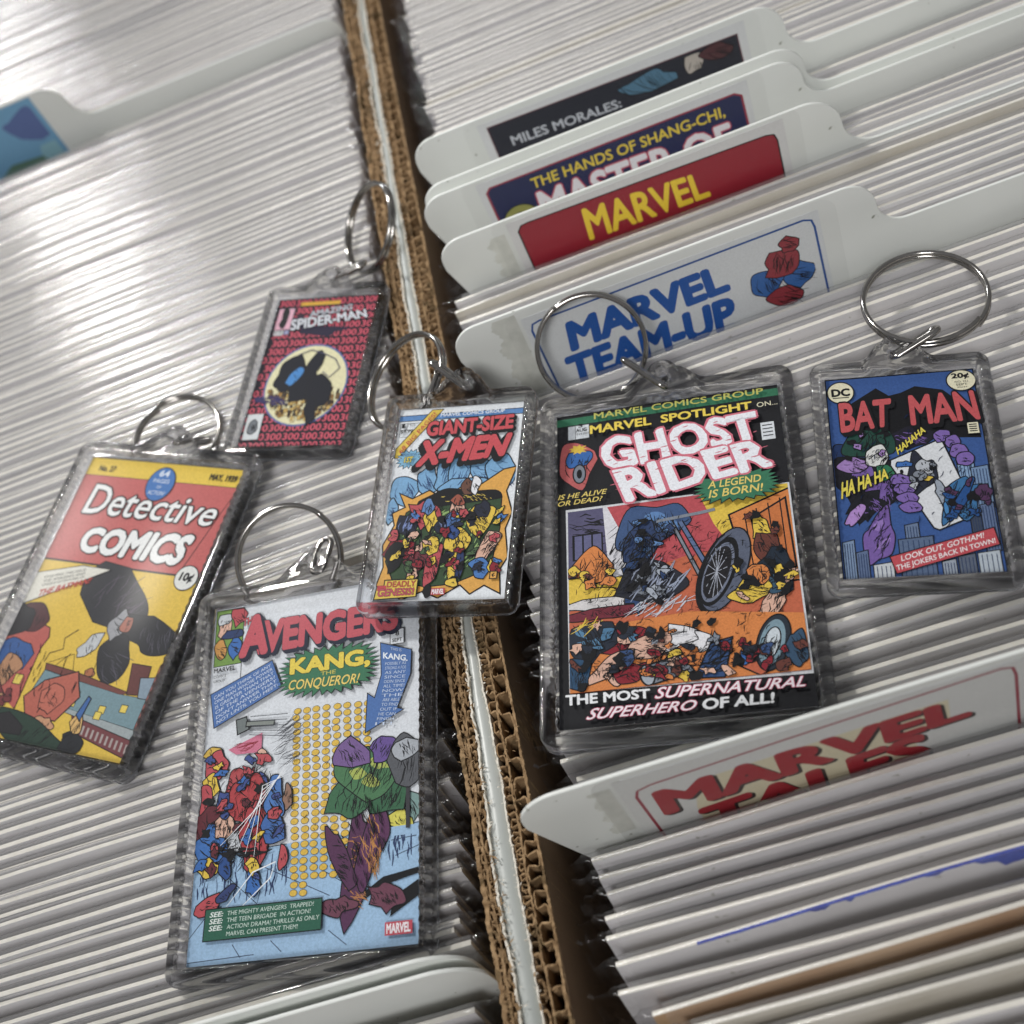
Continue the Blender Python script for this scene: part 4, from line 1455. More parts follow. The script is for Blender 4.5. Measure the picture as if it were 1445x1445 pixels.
def art_a(P, T):
    P.rect(0, 0, 1, 1, rgb(212, 216, 222, k_))
    P.cb = (0, 0, 1, 1)
    P.poly([(0, .725), (1, .70), (1, 1), (0, 1)], rgb(150, 188, 224, k_))
    P.line([(0, .725), (.42, .715)], .16, K)
    P.line([(.80, .708), (1, .702)], .16, K)
    # floor joints
    for (a, b) in (((.08, .74), (.30, .86)), ((.20, .73), (.62, .86)), ((.60, .80), (.75, .86)), ((.0, .93), (.07, .88)), ((.62, .945), (.70, .985)), ((.20, .955), (.24, .99)), ((.37, .955), (.42, .985)), ((.0, .99), (.3, .985)), ((.9, .78), (1, .76)), ((.88, .74), (.99, .735))):
        P.line([a, b], .16, rgb(50, 60, 90))
    P.hatch(.25, .79, .22, .05, 34, rgb(45, 62, 105), .07, 88, .3, 5, 5)
    P.hatch(.92, .76, .06, .04, 16, rgb(45, 62, 105), .07, 88, .3, 5, 6)
    P.hatch(.05, .80, .04, .05, 10, rgb(45, 62, 105), .07, 88, .3, 5, 7)
    # distant hills
    P.blob(.93, .66, .10, .045, rgb(120, 155, 150, k_), 3, jag=.15, ink=10)
    P.blob(.91, .69, .07, .022, rgb(215, 205, 70, k_), 4, jag=.3, ink=6)
    P.rect(.84, .706, 1, .73, rgb(150, 188, 224, k_))
    # corner box with small colour patches
    P.poly([(.006, .004), (.144, .006), (.146, .178), (.012, .178)], rgb(110, 150, 60, k_), .15)
    P.blob(.05, .06, .03, .03, SKIN, 5, ink=5)
    P.blob(.05, .035, .035, .018, rgb(195, 200, 205, k_), 6, ink=3)
    P.blob(.12, .03, .035, .03, RED, 7, ink=5)
    P.blob(.04, .13, .03, .035, rgb(205, 140, 60, k_), 8, ink=6)
    P.blob(.11, .13, .03, .032, BLU, 9, ink=4)
    P.blob(.10, .085, .05, .014, rgb(40, 60, 110, k_), 10, ink=2)
    P.line([(.146, .006), (.15, .255), (.0, .262)], .14, K)
    # dotted curtain
    rg = random.Random(2)
    for i in range(9):
        for j in range(25):
            u = .437 + .0475 * i * (1 - j * .0035) + .001 * j + rg.uniform(-.004, .004)
            v = .352 + .0205 * j + .0014 * i + rg.uniform(-.0012, .0012)
            if i > 6 and 6 < j < 17:
                continue
            if j > 22 and i > 1:
                continue
            if u < .78:
                P.ell(u, v, .0185, .0092, rgb(70, 70, 70), 0, 14)
                P.ell(u, v, .0165, .0080, rgb(226, 180, 55, k_), 0, 14)
    P.hatch(.60, .55, .17, .2, 40, K, .012, 0, .1, 60, 12)
    # big green and purple bulk on the right (a plain stand-in)
    P.poly([(.90, .88), (1, .845), (1, .885), (.88, .93)], K)
    P.poly([(.74, .875), (.85, .83), (1, .815), (1, .83), (.86, .85), (.76, .885)], K)
    P.blob(.735, .80, .05, .15, rgb(92, 50, 86, k_), 21, rot=4, ink=26, hcol=rgb(190, 120, 60, k_))
    P.blob(.80, .74, .055, .12, rgb(98, 52, 92, k_), 23, rot=14, ink=24, hcol=rgb(200, 130, 60, k_))
    P.blob(.67, .77, .035, .09, rgb(92, 50, 86, k_), 22, rot=-24, ink=14)
    P.blob(.86, .88, .075, .03, rgb(116, 62, 82, k_), 24, rot=18, ink=12)
    P.blob(.66, .89, .075, .022, rgb(116, 62, 82, k_), 25, rot=-8, ink=10)
    P.blob(.70, .62, .10, .05, rgb(58, 110, 74, k_), 26, jag=.2, ink=14)
    P.blob(.86, .62, .08, .055, rgb(52, 104, 70, k_), 27, jag=.2, ink=14)
    P.blob(.78, .55, .14, .075, rgb(70, 122, 78, k_), 28, jag=.2, ink=26, hi=rgb(165, 180, 75, k_))
    P.blob(.70, .50, .09, .04, rgb(120, 88, 150, k_), 29, jag=.22, ink=12)
    P.blob(.84, .49, .06, .035, rgb(105, 78, 155, k_), 30, jag=.22, ink=8)
    # far machine pod on a post
    P.line([(.955, .56), (.955, .715)], .8, rgb(60, 60, 65))
    P.blob(.945, .54, .075, .075, rgb(88, 90, 96, k_), 31, jag=.08, ink=8)
    P.blob(.94, .505, .07, .03, rgb(165, 170, 178, k_), 32, jag=.15, ink=8)
    # crowd on the left as loose colour patches
    P.poly([(.12, .435), (.28, .40), (.28, .455), (.16, .452)], rgb(215, 110, 140, k_))
    P.hatch(.21, .43, .06, .02, 12, DRED, .07, -12, .16, 10, 33)
    P.blob(.05, .44, .04, .022, rgb(220, 175, 60, k_), 34, ink=6)
    P.blob(.07, .475, .05, .035, RED, 35, ink=8)
    P.blob(.05, .525, .04, .03, YEL, 36, rot=-30, ink=6)
    P.blob(.03, .575, .025, .05, RED, 37, ink=6)
    P.blob(.17, .54, .045, .055, rgb(190, 70, 75, k_), 38, ink=8)
    P.blob(.25, .60, .10, .075, rgb(190, 60, 65, k_), 39, rot=-35, ink=18)
    P.blob(.27, .70, .06, .085, rgb(185, 58, 65, k_), 40, rot=-8, ink=12)
    P.blob(.28, .80, .03, .035, BLU, 41, ink=5)
    P.blob(.12, .585, .03, .035, rgb(60, 80, 150, k_), 42, ink=6)
    P.blob(.05, .64, .075, .05, rgb(105, 40, 50, k_), 43, ink=10)
    P.blob(.07, .70, .08, .055, rgb(56, 112, 192, k_), 44, ink=12)
    P.blob(.13, .655, .05, .03, SKIN, 45, ink=10)
    P.blob(.07, .755, .05, .022, YEL, 46, ink=5)
    P.blob(.15, .76, .03, .03, rgb(42, 80, 150, k_), 47, ink=5)
    P.blob(.36, .60, .045, .06, rgb(70, 120, 195, k_), 48, ink=10)
    P.blob(.36, .67, .05, .045, rgb(60, 105, 180, k_), 49, ink=10)
    P.blob(.36, .63, .03, .014, RED, 50, ink=4)
    P.blob(.41, .75, .018, .03, RED, 51, ink=2)
    P.blob(.42, .59, .02, .03, rgb(150, 110, 90, k_), 52, ink=4)
    P.hatch(.23, .72, .2, .012, 14, K, .08, 3, .5, 6, 53)
    P.blob(.08, .855, .07, .018, RED, 54, rot=-25, ink=8)
    P.blob(.15, .83, .05, .013, rgb(50, 66, 120, k_), 55, rot=-35, ink=3)
    P.scatter(.03, .46, .40, .80, [RED, BLU, YEL, K, SKIN, rgb(60, 80, 150, k_), rgb(105, 40, 50, k_)], 34, .026, 57, ink=3)
    P.hatch(.22, .63, .19, .17, 110, K, .04, -50, .17, 50, 58)
    P.hatch(.78, .74, .09, .14, 60, K, .05, 80, .2, 16, 59)
    for c in range(5):
        P.line([(.12 + .04 * c, .70 + .01 * c), (.30, .60 - .012 * c), (.44, .47 + .014 * c)], .2, rgb(232, 234, 238, k_), taper=True)
    P.line([(.17, .86), (.28, .78), (.38, .76), (.36, .80), (.22, .875)], .35, rgb(232, 236, 240, k_), taper=True)
    # thrown mallet with speed lines
    P.poly([(.155, .355), (.20, .35), (.215, .385), (.165, .395)], rgb(110, 118, 118, k_), .25)
    P.line([(.20, .37), (.34, .378)], 1.3, K)
    P.line([(.205, .37), (.335, .3775)], .8, rgb(130, 136, 130, k_))
    for k in range(5):
        P.line([(.22, .35 + .013 * k), (.40, .358 + .016 * k)], .14, rgb(70, 75, 85))
    P.hatch(.41, .43, .05, .09, 34, rgb(50, 50, 60), .09, -22, .14, 14, 56)
    # caption boxes
    P.poly([(.309, .193), (.362, .276), (.046, .366), (.016, .266)], rgb(70, 112, 182, k_), .18)
    P.poly([(.829, .197), (.969, .231), (.965, .30), (.905, .392), (.933, .398), (.767, .446), (.773, .339), (.805, .355), (.835, .29)], rgb(70, 112, 182, k_), .18)
    P.burst(.348, .178, .815, .318, rgb(52, 118, 82, k_), 34, .2, .15, seed=9)
    P.poly([(.078, .864), (.593, .867), (.593, .942), (.075, .941)], rgb(42, 100, 78, k_), .2)
    P.poly([(.873, .165), (.934, .163), (.934, .206), (.874, .205)], rgb(212, 216, 222, k_), .16)
    P.rect(.865, .943, .979, .975, rgb(205, 70, 85, k_))
    wv = lambda a, b: (a, b * (1 - .04 * math.sin(a * 6)))
    T.text('THE', [(.150, .048), (.215, .041), (.218, .063), (.152, .07)], RED, .03, out=K, out_w=.03)
    T.text('AVENGERS', [(.160, .068), (.90, .082), (.90, .158), (.155, .162)], rgb(205, 78, 90, k_), .055, out=None, out_w=.03, shadow=(.013, .009, rgb(30, 36, 58)))
    T.text('A', [(.155, .045), (.285, .050), (.275, .160), (.150, .160)], rgb(205, 78, 90, k_), .055, shadow=(.013, .009, rgb(30, 36, 58)), out_w=.03)
    T.text('8', (.897, .169, .913, .182), K, .02)
    T.text('SEPT', (.882, .190, .927, .200), K, .02)
    T.text('MARVEL', (.022, .188, .128, .201), K, .03)
    T.text('COMICS', (.022, .210, .085, .218), K, .0)
    T.text('GROUP', (.022, .224, .08, .232), K, .0)
    T.text('KANG,', [(.405, .200), (.775, .208), (.775, .258), (.405, .250)], rgb(230, 200, 55, k_), .05, out=K, out_w=.02)
    T.text('THE', (.55, .252, .62, .263), rgb(200, 185, 70, k_), .01)
    T.text('CONQUEROR!', [(.40, .262), (.735, .275), (.729, .307), (.398, .296)], rgb(230, 200, 90, k_), .015, .2, out=K, out_w=.015)
    L = ['CAN YOU THINK OF ANY', 'ONE MAN WHOSE POWER', 'IS GREATER THAN THAT', 'OF THE AVENGERS?', "DON'T ANSWER THAT", 'NOT UNTIL YOU MEET:']
    for k, s in enumerate(L):
        f0, f1 = (k + .35) / 6.6, (k + 1.0) / 6.6
        a0 = (.018 + .03 * f0 + .012, .268 + .098 * f0)
        a1 = (.018 + .03 * f1 + .012, .268 + .098 * f1)
        b0 = (.300 + .052 * f0, .197 + .082 * f0)
        b1 = (.300 + .052 * f1, .197 + .082 * f1)
        T.text(s, [a0, b0, b1, a1], rgb(200, 212, 232, k_), .005, .1)
    T.text('THIS IS', [(.875, .214), (.925, .224), (.925, .232), (.875, .222)], rgb(190, 205, 230, k_), .0)
    T.text('KANG.', [(.842, .226), (.955, .246), (.952, .262), (.842, .243)], rgb(225, 232, 240, k_), .03)
    for k, s in enumerate(['POSSIBLY AS', 'STRONG A FOE', 'AS ANY', 'SINCE', 'ODIN SINCE', 'ALL TIME!', 'NOW', 'THE', 'ARE ABLE', 'TO FIND', 'OUT IF', 'HE CAN', 'FINISH', 'IT!']):
        v = .256 + .0128 * k
        c = .90 - .0005 * (k ** 2) * .6
        w_ = .048 if k < 8 else .038
        T.text(s, [(c - w_, v), (c + w_, v + .006), (c + w_ - .002, v + .0145), (c - w_ - .002, v + .0085)], rgb(190, 205, 230, k_), .0)
    for k, (a, b) in enumerate((('SEE:', 'THE MIGHTY AVENGERS  TRAPPED!'), ('SEE:', 'THE TEEN BRIGADE  IN ACTION!'), ('SEE:', 'ACTION! DRAMA! THRILLS! AS ONLY'), ('', 'MARVEL CAN PRESENT THEM!'))):
        v = .871 + .0172 * k
        if a:
            T.text(a, (.098, v, .158, v + .0125), rgb(225, 235, 228, k_), .02, .2)
        T.text(b, (.178, v + .001, .178 + .0132 * len(b), v + .012), rgb(200, 222, 208, k_), .004, .1)
    T.text('MARVEL', (.873, .948, .971, .970), rgb(238, 225, 228, k_), .04)


def art_d(P, T):
    P.rect(0, 0, 1, 1, rgb(222, 180, 50, k_))
    P.cb = (0, 0, 1, 1)
    P.rect(0, .003, 1, .068, rgb(226, 186, 45, k_), .2)
    P.rect(0, .070, 1, .392, rgb(200, 88, 85, k_))
    P.rect(0, .391, 1, .398, K)
    P.poly([(.98, .10), (.985, .10), (.86, .395), (.853, .395)], rgb(90, 45, 45))
    # dark ragged mass against the yellow sky: a plain storm-cloud stand-in
    P.blob(.58, .49, .25, .085, rgb(48, 48, 54), 13, rot=14, jag=.30, ink=14, hcol=rgb(92, 78, 98, k_), line=.2)
    P.blob(.84, .60, .17, .07, rgb(42, 42, 48), 16, rot=25, jag=.3, ink=8, hcol=rgb(80, 76, 90), line=.2)
    P.blob(.70, .70, .10, .09, rgb(40, 40, 46), 8, jag=.2, ink=6, hcol=rgb(80, 76, 90))
    P.blob(.64, .59, .055, .045, rgb(150, 150, 155, k_), 9, jag=.3, ink=6)
    P.blob(.69, .58, .03, .03, rgb(176, 100, 80, k_), 10, ink=4)
    P.blob(.53, .66, .035, .05, rgb(185, 188, 190, k_), 11, rot=40, ink=4)
    P.blob(.60, .75, .03, .012, rgb(176, 100, 60, k_), 12, ink=1)
    P.line([(.42, .62), (.36, .655), (.38, .69), (.31, .71), (.30, .74)], .25, K)
    P.line([(.33, .74), (.46, .70), (.50, .76)], .15, K)
    P.line([(.36, .76), (.44, .70)], .15, K)
    P.line([(.61, .71), (.62, .78)], .15, K)
    # roofs
    P.poly([(.32, .745), (.50, .755), (.86, .79), (.83, .80), (.45, .775), (.33, .765)], rgb(120, 62, 55, k_), .2)
    P.poly([(.33, .766), (.45, .776), (.83, .801), (.80, .80), (1.0, .80), (1, .93), (.62, .885), (.30, .86)], rgb(110, 142, 152, k_), .2)
    P.poly([(.82, .70), (.93, .70), (.95, .79), (.86, .795)], rgb(105, 55, 52, k_), .2)
    P.poly([(.90, .74), (1, .73), (1, .80), (.93, .80)], rgb(128, 148, 165, k_), .2)
    P.poly([(.98, .69), (1, .68), (1, .93), (.98, .93)], rgb(185, 92, 80, k_), .15)
    P.poly([(.46, .865), (1, .90), (1, .935), (.58, .895)], rgb(150, 160, 162, k_), .15)
    for (u, v) in ((.56, .815), (.555, .84), (.74, .845), (.73, .865), (.86, .83)):
        P.rect(u, v, u + .035, v + .022, rgb(226, 196, 70, k_), .15)
    # railing
    P.poly([(.574, .888), (1, .932), (1, .985), (.594, .931)], rgb(120, 58, 62, k_), .2)
    for k in range(13):
        u = .60 + .031 * k
        P.poly([(u, .903 + .0033 * k), (u + .013, .904 + .0033 * k), (u + .016, .932 + .0033 * k), (u + .003, .931 + .0033 * k)], rgb(165, 150, 145, k_))
    P.poly([(.30, .86), (.60, .89), (.70, .985), (.45, .95)], rgb(222, 180, 50, k_), .1)
    # chimney
    P.poly([(.06, .60), (.24, .63), (.26, .66), (.24, .70), (.25, .90), (.0, .90), (.0, .62)], rgb(190, 85, 75, k_), .25)
    P.blob(.10, .60, .12, .045, rgb(84, 40, 45, k_), 20, rot=8, jag=.1, ink=4)
    P.blob(.02, .62, .10, .06, rgb(40, 38, 44), 21, ink=0)
    P.rect(.17, .795, .215, .825, rgb(226, 196, 70, k_), .2)
    # rounded hat like lumps in plain colours
    P.blob(.10, .735, .13, .055, rgb(45, 88, 158, k_), 22, rot=-4, jag=.14, ink=12)
    P.blob(.10, .78, .07, .055, rgb(180, 125, 85, k_), 23, ink=12)
    P.poly([(.28, .86), (.36, .80), (.53, .755), (.56, .79), (.60, .83), (.52, .915), (.34, .92)], rgb(188, 90, 72, k_), .3)
    P.blob(.44, .85, .07, .045, rgb(196, 98, 78, k_), 24, jag=.1, ink=4)
    P.blob(.46, .93, .06, .02, rgb(200, 140, 100, k_), 25, ink=4)
    P.blob(.05, .87, .10, .05, rgb(120, 48, 52, k_), 26, ink=14)
    P.blob(.15, .93, .15, .035, rgb(222, 180, 50, k_), 27, ink=3, line=0)
    P.blob(.38, .965, .24, .05, rgb(38, 62, 50, k_), 28, rot=12, jag=.12, ink=16)
    P.blob(.24, .955, .12, .03, rgb(40, 38, 42), 29, ink=0)
    P.blob(.665, .965, .07, .035, rgb(36, 38, 44), 30, rot=20, ink=5)
    P.blob(.655, .915, .035, .035, rgb(214, 165, 90, k_), 31, ink=6)
    P.poly([(.63, .885), (.655, .825), (.67, .83), (.66, .90)], rgb(55, 100, 170, k_), .25)
    P.hatch(.3, .8, .3, .12, 30, K, .05, 80, .22, 25, 32)
    P.scatter(.02, .84, .22, .93, [rgb(120, 48, 52, k_), K, rgb(180, 125, 85, k_)], 7, .03, 33)
    P.poly([(.0, .45), (.27, .405), (.446, .407), (.034, .55), (0, .56)], rgb(216, 212, 198, k_), .2)
    P.ell(.515, .082, .083, .062, rgb(52, 112, 190, k_), .25)
    P.ell(.915, .400, .064, .041, rgb(216, 216, 210, k_), .25)
    T.text('No. 27', (.078, .031, .188, .052), K, .02, .1)
    T.text('MAY, 1939', (.80, .027, .968, .053), K, .035, .05)
    T.text('64', (.485, .030, .545, .053), rgb(220, 228, 238, k_), .02)
    T.text('PAGES', (.465, .063, .565, .078), rgb(215, 222, 232, k_), .0)
    T.text('OF', (.50, .088, .53, .098), rgb(215, 222, 232, k_), .0)
    T.text('ACTION!', (.46, .108, .565, .123), rgb(215, 222, 232, k_), .0)
    T.text('Detective', [(.085, .105), (.94, .125), (.93, .215), (.10, .215)], rgb(228, 228, 226, k_), .008, .2, out=rgb(52, 30, 32), out_w=.04)
    T.text('COMICS', [(.185, .270), (.86, .258), (.835, .358), (.198, .352)], rgb(228, 228, 226, k_), .05, .12, out=rgb(52, 30, 32), out_w=.04)
    T.text('10\u00a2', (.878, .383, .955, .417), K, .05, .1)
    for k, s in enumerate(('STARTING THIS ISSUE:', 'THE AMAZING AND', 'UNIQUE ADVENTURES OF')):
        T.text(s, [(.06 + .005 * k, .458 + .014 * k), (.30 + .004 * k, .412 + .013 * k), (.30 + .004 * k, .421 + .013 * k), (.06 + .005 * k, .468 + .014 * k)], K, .0)
    T.text('THE BATMAN!', [(.075, .508), (.360, .440), (.352, .462), (.072, .532)], rgb(200, 62, 55, k_), .03)


def art_s(P, T):
    P.rect(0, 0, 1, 1, rgb(32, 26, 40))
    P.cb = (0, 0, 1, 1)
    V, F = glyphs('300', .012)
    x0, x1 = min(p[0] for p in V), max(p[0] for p in V)
    y0, y1 = min(p[1] for p in V), max(p[1] for p in V)
    for i in range(-1, 7):
        for j in range(18):
            ua, va = .01 + .172 * i + (.02 if j % 2 else 0) + .004 * j, .008 + .0565 * j
            P_ = []
            ok = True
            for x, y in V:
                u, v = ua + (x - x0) / (x1 - x0) * .158, va + (y1 - y) / (y1 - y0) * .044
                P_.append((min(max(u, .003), .997), min(max(v, .003), .997)))
            if ua < -.12 or ua > .98:
                continue
            P.add([P.xy(*p) for p in P_], F, rgb(215, 72, 92, 1.25))
    P.blob(.28, .17, .12, .07, rgb(40, 32, 60), 2, jag=.4, ink=0, line=0)
    P.blob(.55, .235, .25, .03, rgb(40, 32, 60), 3, jag=.4, ink=0, line=0)
    P.rect(.235, .028, .635, .053, rgb(222, 165, 40, k_))
    P.rect(.03, .068, .185, .215, rgb(225, 165, 185, k_), .15)
    P.blob(.10, .13, .035, .065, K, 5, jag=.3, ink=0, line=0)
    P.rect(.035, .222, .13, .255, rgb(210, 210, 212, k_), .1)
    P.rect(.14, .222, .185, .25, rgb(150, 150, 190, k_), .1)
    P.ell(.503, .600, .405, .272, rgb(92, 104, 168, k_))
    P.ell(.503, .600, .388, .260, rgb(224, 216, 165, k_))
    # lower half: little gold and brown blocks, a generic skyline
    rg = random.Random(8)
    for k in range(420):
        u = rg.uniform(.12, .88)
        v = rg.uniform(.62, .84)
        if ((u - .503) / .37) ** 2 + ((v - .60) / .245) ** 2 < .93:
            w_ = rg.uniform(.012, .035)
            h_ = rg.uniform(.012, .04)
            if ((u - .503) / .37) ** 2 + ((v + h_ - .60) / .25) ** 2 < .98:
                P.rect(u, v, u + w_, v + h_, rg.choice([rgb(205, 165, 80, k_), rgb(120, 85, 45, k_), rgb(60, 48, 40, k_), rgb(228, 205, 140, k_), rgb(168, 120, 50, k_)]), .08)
    # black rounded mass with a blue patch
    P.blob(.33, .52, .12, .12, rgb(22, 24, 36), 11, rot=20, jag=.15, ink=0)
    P.blob(.50, .60, .15, .11, rgb(22, 24, 36), 12, jag=.18, ink=0)
    P.blob(.66, .64, .12, .10, rgb(22, 24, 36), 13, jag=.15, ink=0)
    P.blob(.55, .46, .06, .10, rgb(22, 24, 36), 14, rot=15, jag=.15, ink=0)
    P.blob(.62, .78, .05, .08, rgb(22, 24, 36), 15, rot=-10, jag=.15, ink=0)
    P.blob(.38, .545, .05, .075, rgb(62, 138, 215, k_), 16, rot=25, jag=.15, ink=3)
    P.hatch(.2, .70, .17, .03, 26, rgb(52, 44, 100), .1, 22, .5, 25, 17)
    P.line([(.36, .40), (.48, .37), (.62, .40), (.74, .44), (.80, .50), (.72, .56), (.64, .52)], .3, rgb(80, 78, 105))
    P.poly([(.022, .79), (.174, .787), (.182, .950), (.029, .954)], rgb(208, 212, 214, k_), .15)
    P.blob(.10, .872, .045, .045, rgb(110, 115, 122, k_), 18, jag=.05, ink=8)
    wv = lambda a, b: (a, b - .35 * (a - .45) * (1 if a > .45 else 0))
    T.text('AMAZING', [(.355, .100), (.765, .062), (.775, .100), (.368, .138)], rgb(198, 200, 210, k_), .02, out=K, out_w=.04)
    T.text('SPIDER-MAN', [(.190, .155), (.905, .105), (.945, .160), (.205, .226)], rgb(210, 212, 220, k_), .03, out=K, out_w=.04)
    T.text('$1.50', (.045, .228, .12, .248), K, .0)


# ------------------------------------------------------------------ keychains
def tag_outlines(w, h, big):
    """outer outline with hanging lug; window hole with ribbed long sides; eyelet hole"""
    mx, mt, mb = (3.3, 3.6, 3.9) if big else (2.9, 2.9, 3.1)
    X, T_, B = w / 2 + mx, h / 2 + mt, -h / 2 - mb
    r = 3.0 if big else 2.6
    lw, lh, lr = (9.0, 6.2, 3.4) if big else (7.0, 6.0, 3.0)
    o = []

    def arc(cx_, cy2, rr, a0, a1, n=8):
        for i in range(n + 1):
            a = math.radians(a0 + (a1 - a0) * i / n)
            o.append((cx_ + rr * math.cos(a), cy2 + rr * math.sin(a)))
    arc(X - r, B + r, r, -90, 0)
    arc(X - r, T_ - r, r, 0, 90)
    # lug: concave flank, round head, concave flank
    for i in range(9):
        t = i / 8
        s = t * t * (3 - 2 * t)
        o.append((lw - (lw - lr * .93) * t, T_ + (lh - lr + 1.2) * s))
    arc(0, T_ + lh - lr, lr, 22, 158, 12)
    for i in range(9):
        t = 1 - i / 8
        s = t * t * (3 - 2 * t)
        o.append((-(lw - (lw - lr * .93) * t), T_ + (lh - lr + 1.2) * s))
    arc(-X + r, T_ - r, r, 90, 180)
    arc(-X + r, B + r, r, 180, 270)
    # clean near-duplicate points
    out = [o[0]]
    for p in o[1:]:
        if math.hypot(p[0] - out[-1][0], p[1] - out[-1][1]) > .08:
            out.append(p)
    win = []
    ix, it, ib = w / 2 + .55, h / 2 + .6, -h / 2 - .6
    n = int((it - ib) / .3)
    pitch = 2.05 if big else 1.9
    amp = .30
    for i in range(n + 1):
        y = it - (it - ib) * i / n
        e = min(1, (it - y) / 3, (y - ib) / 3)
        win.append((-ix - amp * e * (.5 - .5 * math.cos((y - it) / pitch * 2 * math.pi)), y))
    for i in range(n + 1):
        y = ib + (it - ib) * i / n
        e = min(1, (it - y) / 3, (y - ib) / 3)
        win.append((ix + amp * e * (.5 - .5 * math.cos((y - it) / pitch * 2 * math.pi)), y))
    hole = [(1.25 * math.cos(a), T_ + lh - lr + 1.25 * math.sin(a)) for a in [2 * math.pi * i / 20 for i in range(20)]]
    return [out, win, hole]


def ring_mesh(Rr, wire, flat=1.0):
    pts = []
    n = 150
    for i in range(n + 1):
        a = 2 * math.pi * 2 * i / n
        q = i / n
        pts.append((Rr * math.cos(a), Rr * math.sin(a), (q - .5) * 2 * wire * 1.12 * 1.0))
    return tube_mesh('split_ring', pts, wire * .60, 10, axis=(0, 0, 1))


def link_mesh(a, b, nrm, width, wire):
    a, b = Vector(a), Vector(b)
    d = (b - a).normalized()
    s = d.cross(Vector(nrm)).normalized()
    L = (b - a).length
    r = width / 2
    pts = []
    for i in range(13):
        t = math.radians(-90 + 180 * i / 12)
        pts.append(b + d * r * math.cos(t) + s * r * math.sin(t))
    for i in range(13):
        t = math.radians(90 + 180 * i / 12)
        pts.append(a + d * r * math.cos(t) + s * r * math.sin(t))
    n = Vector(nrm)
    dense = []
    for i in range(len(pts)):
        p, q = pts[i], pts[(i + 1) % len(pts)]
        k = max(1, int((q - p).length / .8))
        for j in range(k):
            dense.append(p.lerp(q, j / k))
    # drop the closing duplicate points
    return tube_mesh('link', dense, wire, 10, closed=True, axis=(.3, .2, .93))


def keychain(code, c, sc, Mx, w, h, art, label, ring, link, big, paper_first=True):
    c = Vector(c)
    e = empty('keychain', c, label, 'keychain', None)
    Mr = Matrix(Mx).to_4x4()
    e.rotation_euler = Mr.to_euler()
    bpy.context.view_layer.update()
    w, h = w * sc, h * sc
    loops = tag_outlines(w, h, big)
    th = 4.4 if big else 3.8
    fr = obj('tag_frame', curve_mesh('tag_frame', loops, th, .75, 4, 35), M['acrylic'], e)
    fr.location = (0, 0, .1 * MM)
    # window plate, proud of the paper, with a stepped edge
    win = curve_mesh('tag_window', [rrect(-w / 2 - .35, -h / 2 - .4, w / 2 + .35, h / 2 + .4, .6, 4)], .5, .2, 3)
    wo_ = obj('tag_window', win, M['window'], e)
    wo_.location = (0, 0, 1.25 * MM)
    # back plate
    ba = curve_mesh('back_plate', [rrect(-w / 2 - .35, -h / 2 - .4, w / 2 + .35, h / 2 + .4, .6, 4)], .4, .1, 1)
    bo = obj('back_plate', ba, M['window'], e)
    bo.location = (0, 0, -1.2 * MM)
    # paper insert with its print
    ins = curve_mesh('cover_insert', [rrect(-w / 2, -h / 2, w / 2, h / 2, .25, 2)], .3, .05, 1)
    io = obj('cover_insert', ins, M['paper'], e)
    io.location = (0, 0, -.2 * MM)
    P = Print(w, h, .16)
    T = Print(w, h, .16)
    art(P, T)
    dzz = P.z - .16 + .006
    T.V = [(x, y, z + dzz) for x, y, z in T.V]
    P.build('cover_picture', io, M['print'])
    tag(T.build('cover_lettering', io, M['print']), kind='stuff')
    # split ring
    rc, rr, rn = ring
    inv = Mr.to_3x3().transposed()
    ro = obj('split_ring', ring_mesh(rr - .5, .92), M['steel'], e)
    ro.location = inv @ (Vector(rc) - c) * MM
    q = Vector(rn).normalized().to_track_quat('Z', 'Y').to_matrix()
    ro.rotation_euler = (inv @ q @ Matrix.Rotation(link[3] if len(link) > 3 else 0, 3, 'Z')).to_euler()
    la, lb_, wd = link[:3]
    la, lb_ = inv @ (Vector(la) - c), inv @ (Vector(lb_) - c)
    vd = inv @ Vector(link[4] if len(link) > 4 else (0, 0, 1))
    lo = obj('connector_link', link_mesh(la, lb_, vd, wd, .62), M['steel'], e)
    return e


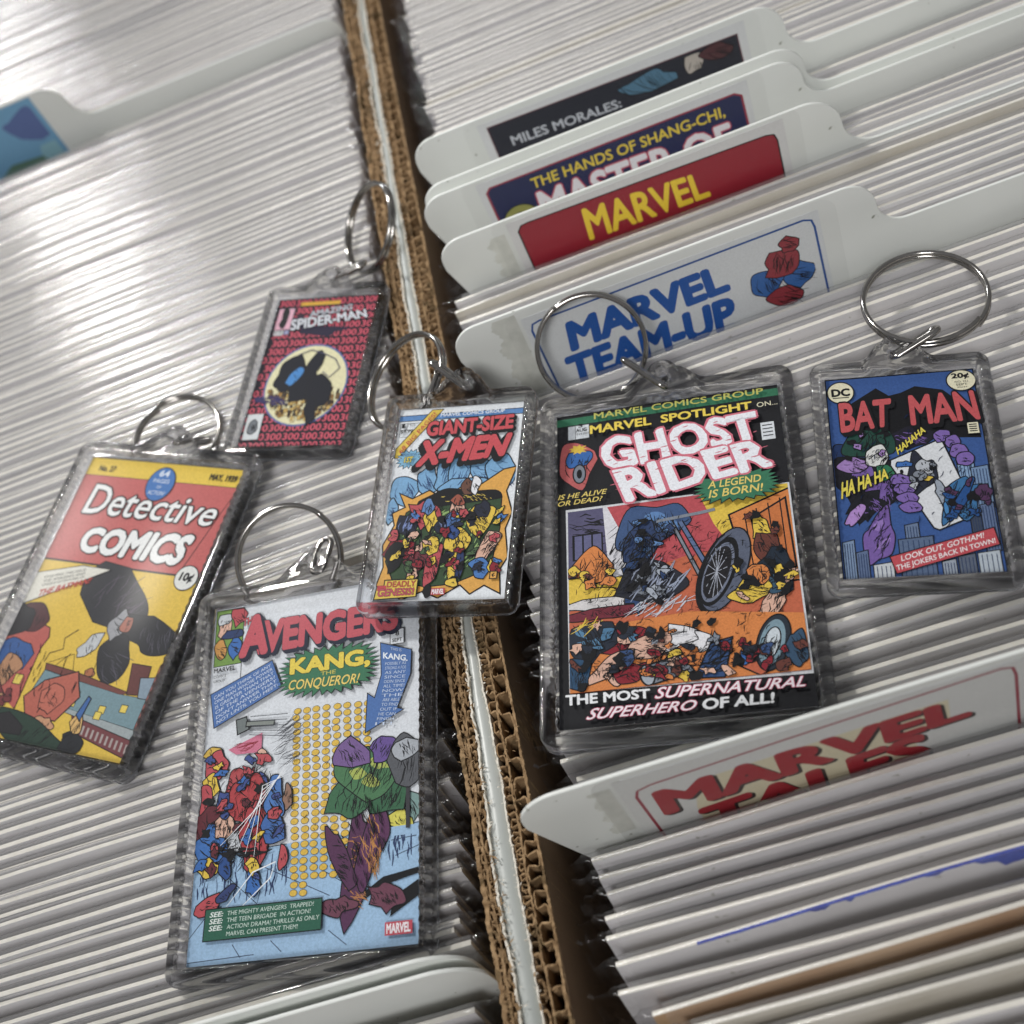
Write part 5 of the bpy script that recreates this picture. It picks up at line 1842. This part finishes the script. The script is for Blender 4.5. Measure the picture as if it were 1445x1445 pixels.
SZ_S = (28.067, 45.623)
SZ_L = (46.366, 72.193)
keychain('G', (30.92, -24.81, 4.6), .9983, ((0.9793, 0.1924, 0.0632), (-0.1911, 0.9812, -0.0261), (-0.0671, 0.0135, 0.9977)), *SZ_L, art_g,
         'large clear keychain with black cover, jagged white and pink title and tilted motorbike wheel',
         ((26.7, 26.5, 11.0), 12.15, (-.017, -.825, .564)), ((38.2, 13.4, 7.4), (33.2, 20.0, 9.8), 2.6, 2.0, (.55, .55, .5)), True)
keychain('B', (77.08, -25.75, 5.6), 1.0001, ((0.9641, 0.2397, 0.1141), (-0.236, 0.9707, -0.0449), (-0.1215, 0.0163, 0.9925)), *SZ_S, art_b,
         'small clear keychain with blue cover, red two part title and white playing card, rightmost',
         ((93.78, 12.10, 6.5), 12.59, (.07, -.031, .997)), ((84.0, .6, 6.8), (91.2, 1.6, 8.4), 3.0, 4.2, (0, .6, .8)), False)
keychain('X', (-9.6, -1.38, 12.5), .9842, ((0.9537, 0.2999, 0.0239), (-0.2954, 0.9484, -0.1153), (-0.0572, 0.1029, 0.993)), *SZ_S, art_x,
         'small clear keychain with white cover and red title lying across the cardboard ridge',
         ((-15.14, 35.47, 12.0), 12.03, (-.431, -.044, .901)), ((-1.0, 24.4, 15.2), (-6.0, 31.4, 17.4), 2.6, 1.0, (.6, .5, .6)), False)
keychain('S', (-41.39, 59.65, 3.0), .9738, ((0.9382, 0.344, 0.0384), (-0.3405, 0.9371, -0.0764), (-0.0623, 0.0586, 0.9963)), *SZ_S, art_s,
         'small clear keychain with red number patterned cover and cream circle, farthest back',
         ((-18.86, 94.22, 9.0), 11.68, (-.661, -.163, .733)), ((-29.8, 86.4, 4.4), (-24.0, 86.0, 5.6), 3.0, 5.0, (0, .4, .9)), False)
keychain('A', (-49.42, -44.25, 3.2), 1.0094, ((0.9849, 0.1715, -0.0242), (-0.1731, 0.9798, -0.1005), (0.0065, 0.1032, 0.9946)), *SZ_L, art_a,
         'large clear keychain with white and blue cover full of yellow dots, at bottom centre',
         ((-48.3, 1.83, 7.5), 12.15, (.027, -.484, .875)), ((-41.4, -3.4, 8.2), (-39.4, 1.2, 8.6), 3.2, .6, (0, .3, .95)), True)
keychain('D', (-95.79, 12.56, 3.0), .9982, ((0.8847, 0.466, -0.0147), (-0.4661, 0.8832, -0.0524), (-0.0114, 0.0532, 0.9985)), *SZ_L, art_d,
         'large clear keychain with red and yellow vintage cover and white script title, leftmost',
         ((-78.6, 56.2, .9), 11.7, (.12, -.12, .985)), ((-75.2, 49.4, 4.6), (-70.5, 49.6, 2.6), 3.0, 1.2, (.5, .5, .7)), True)
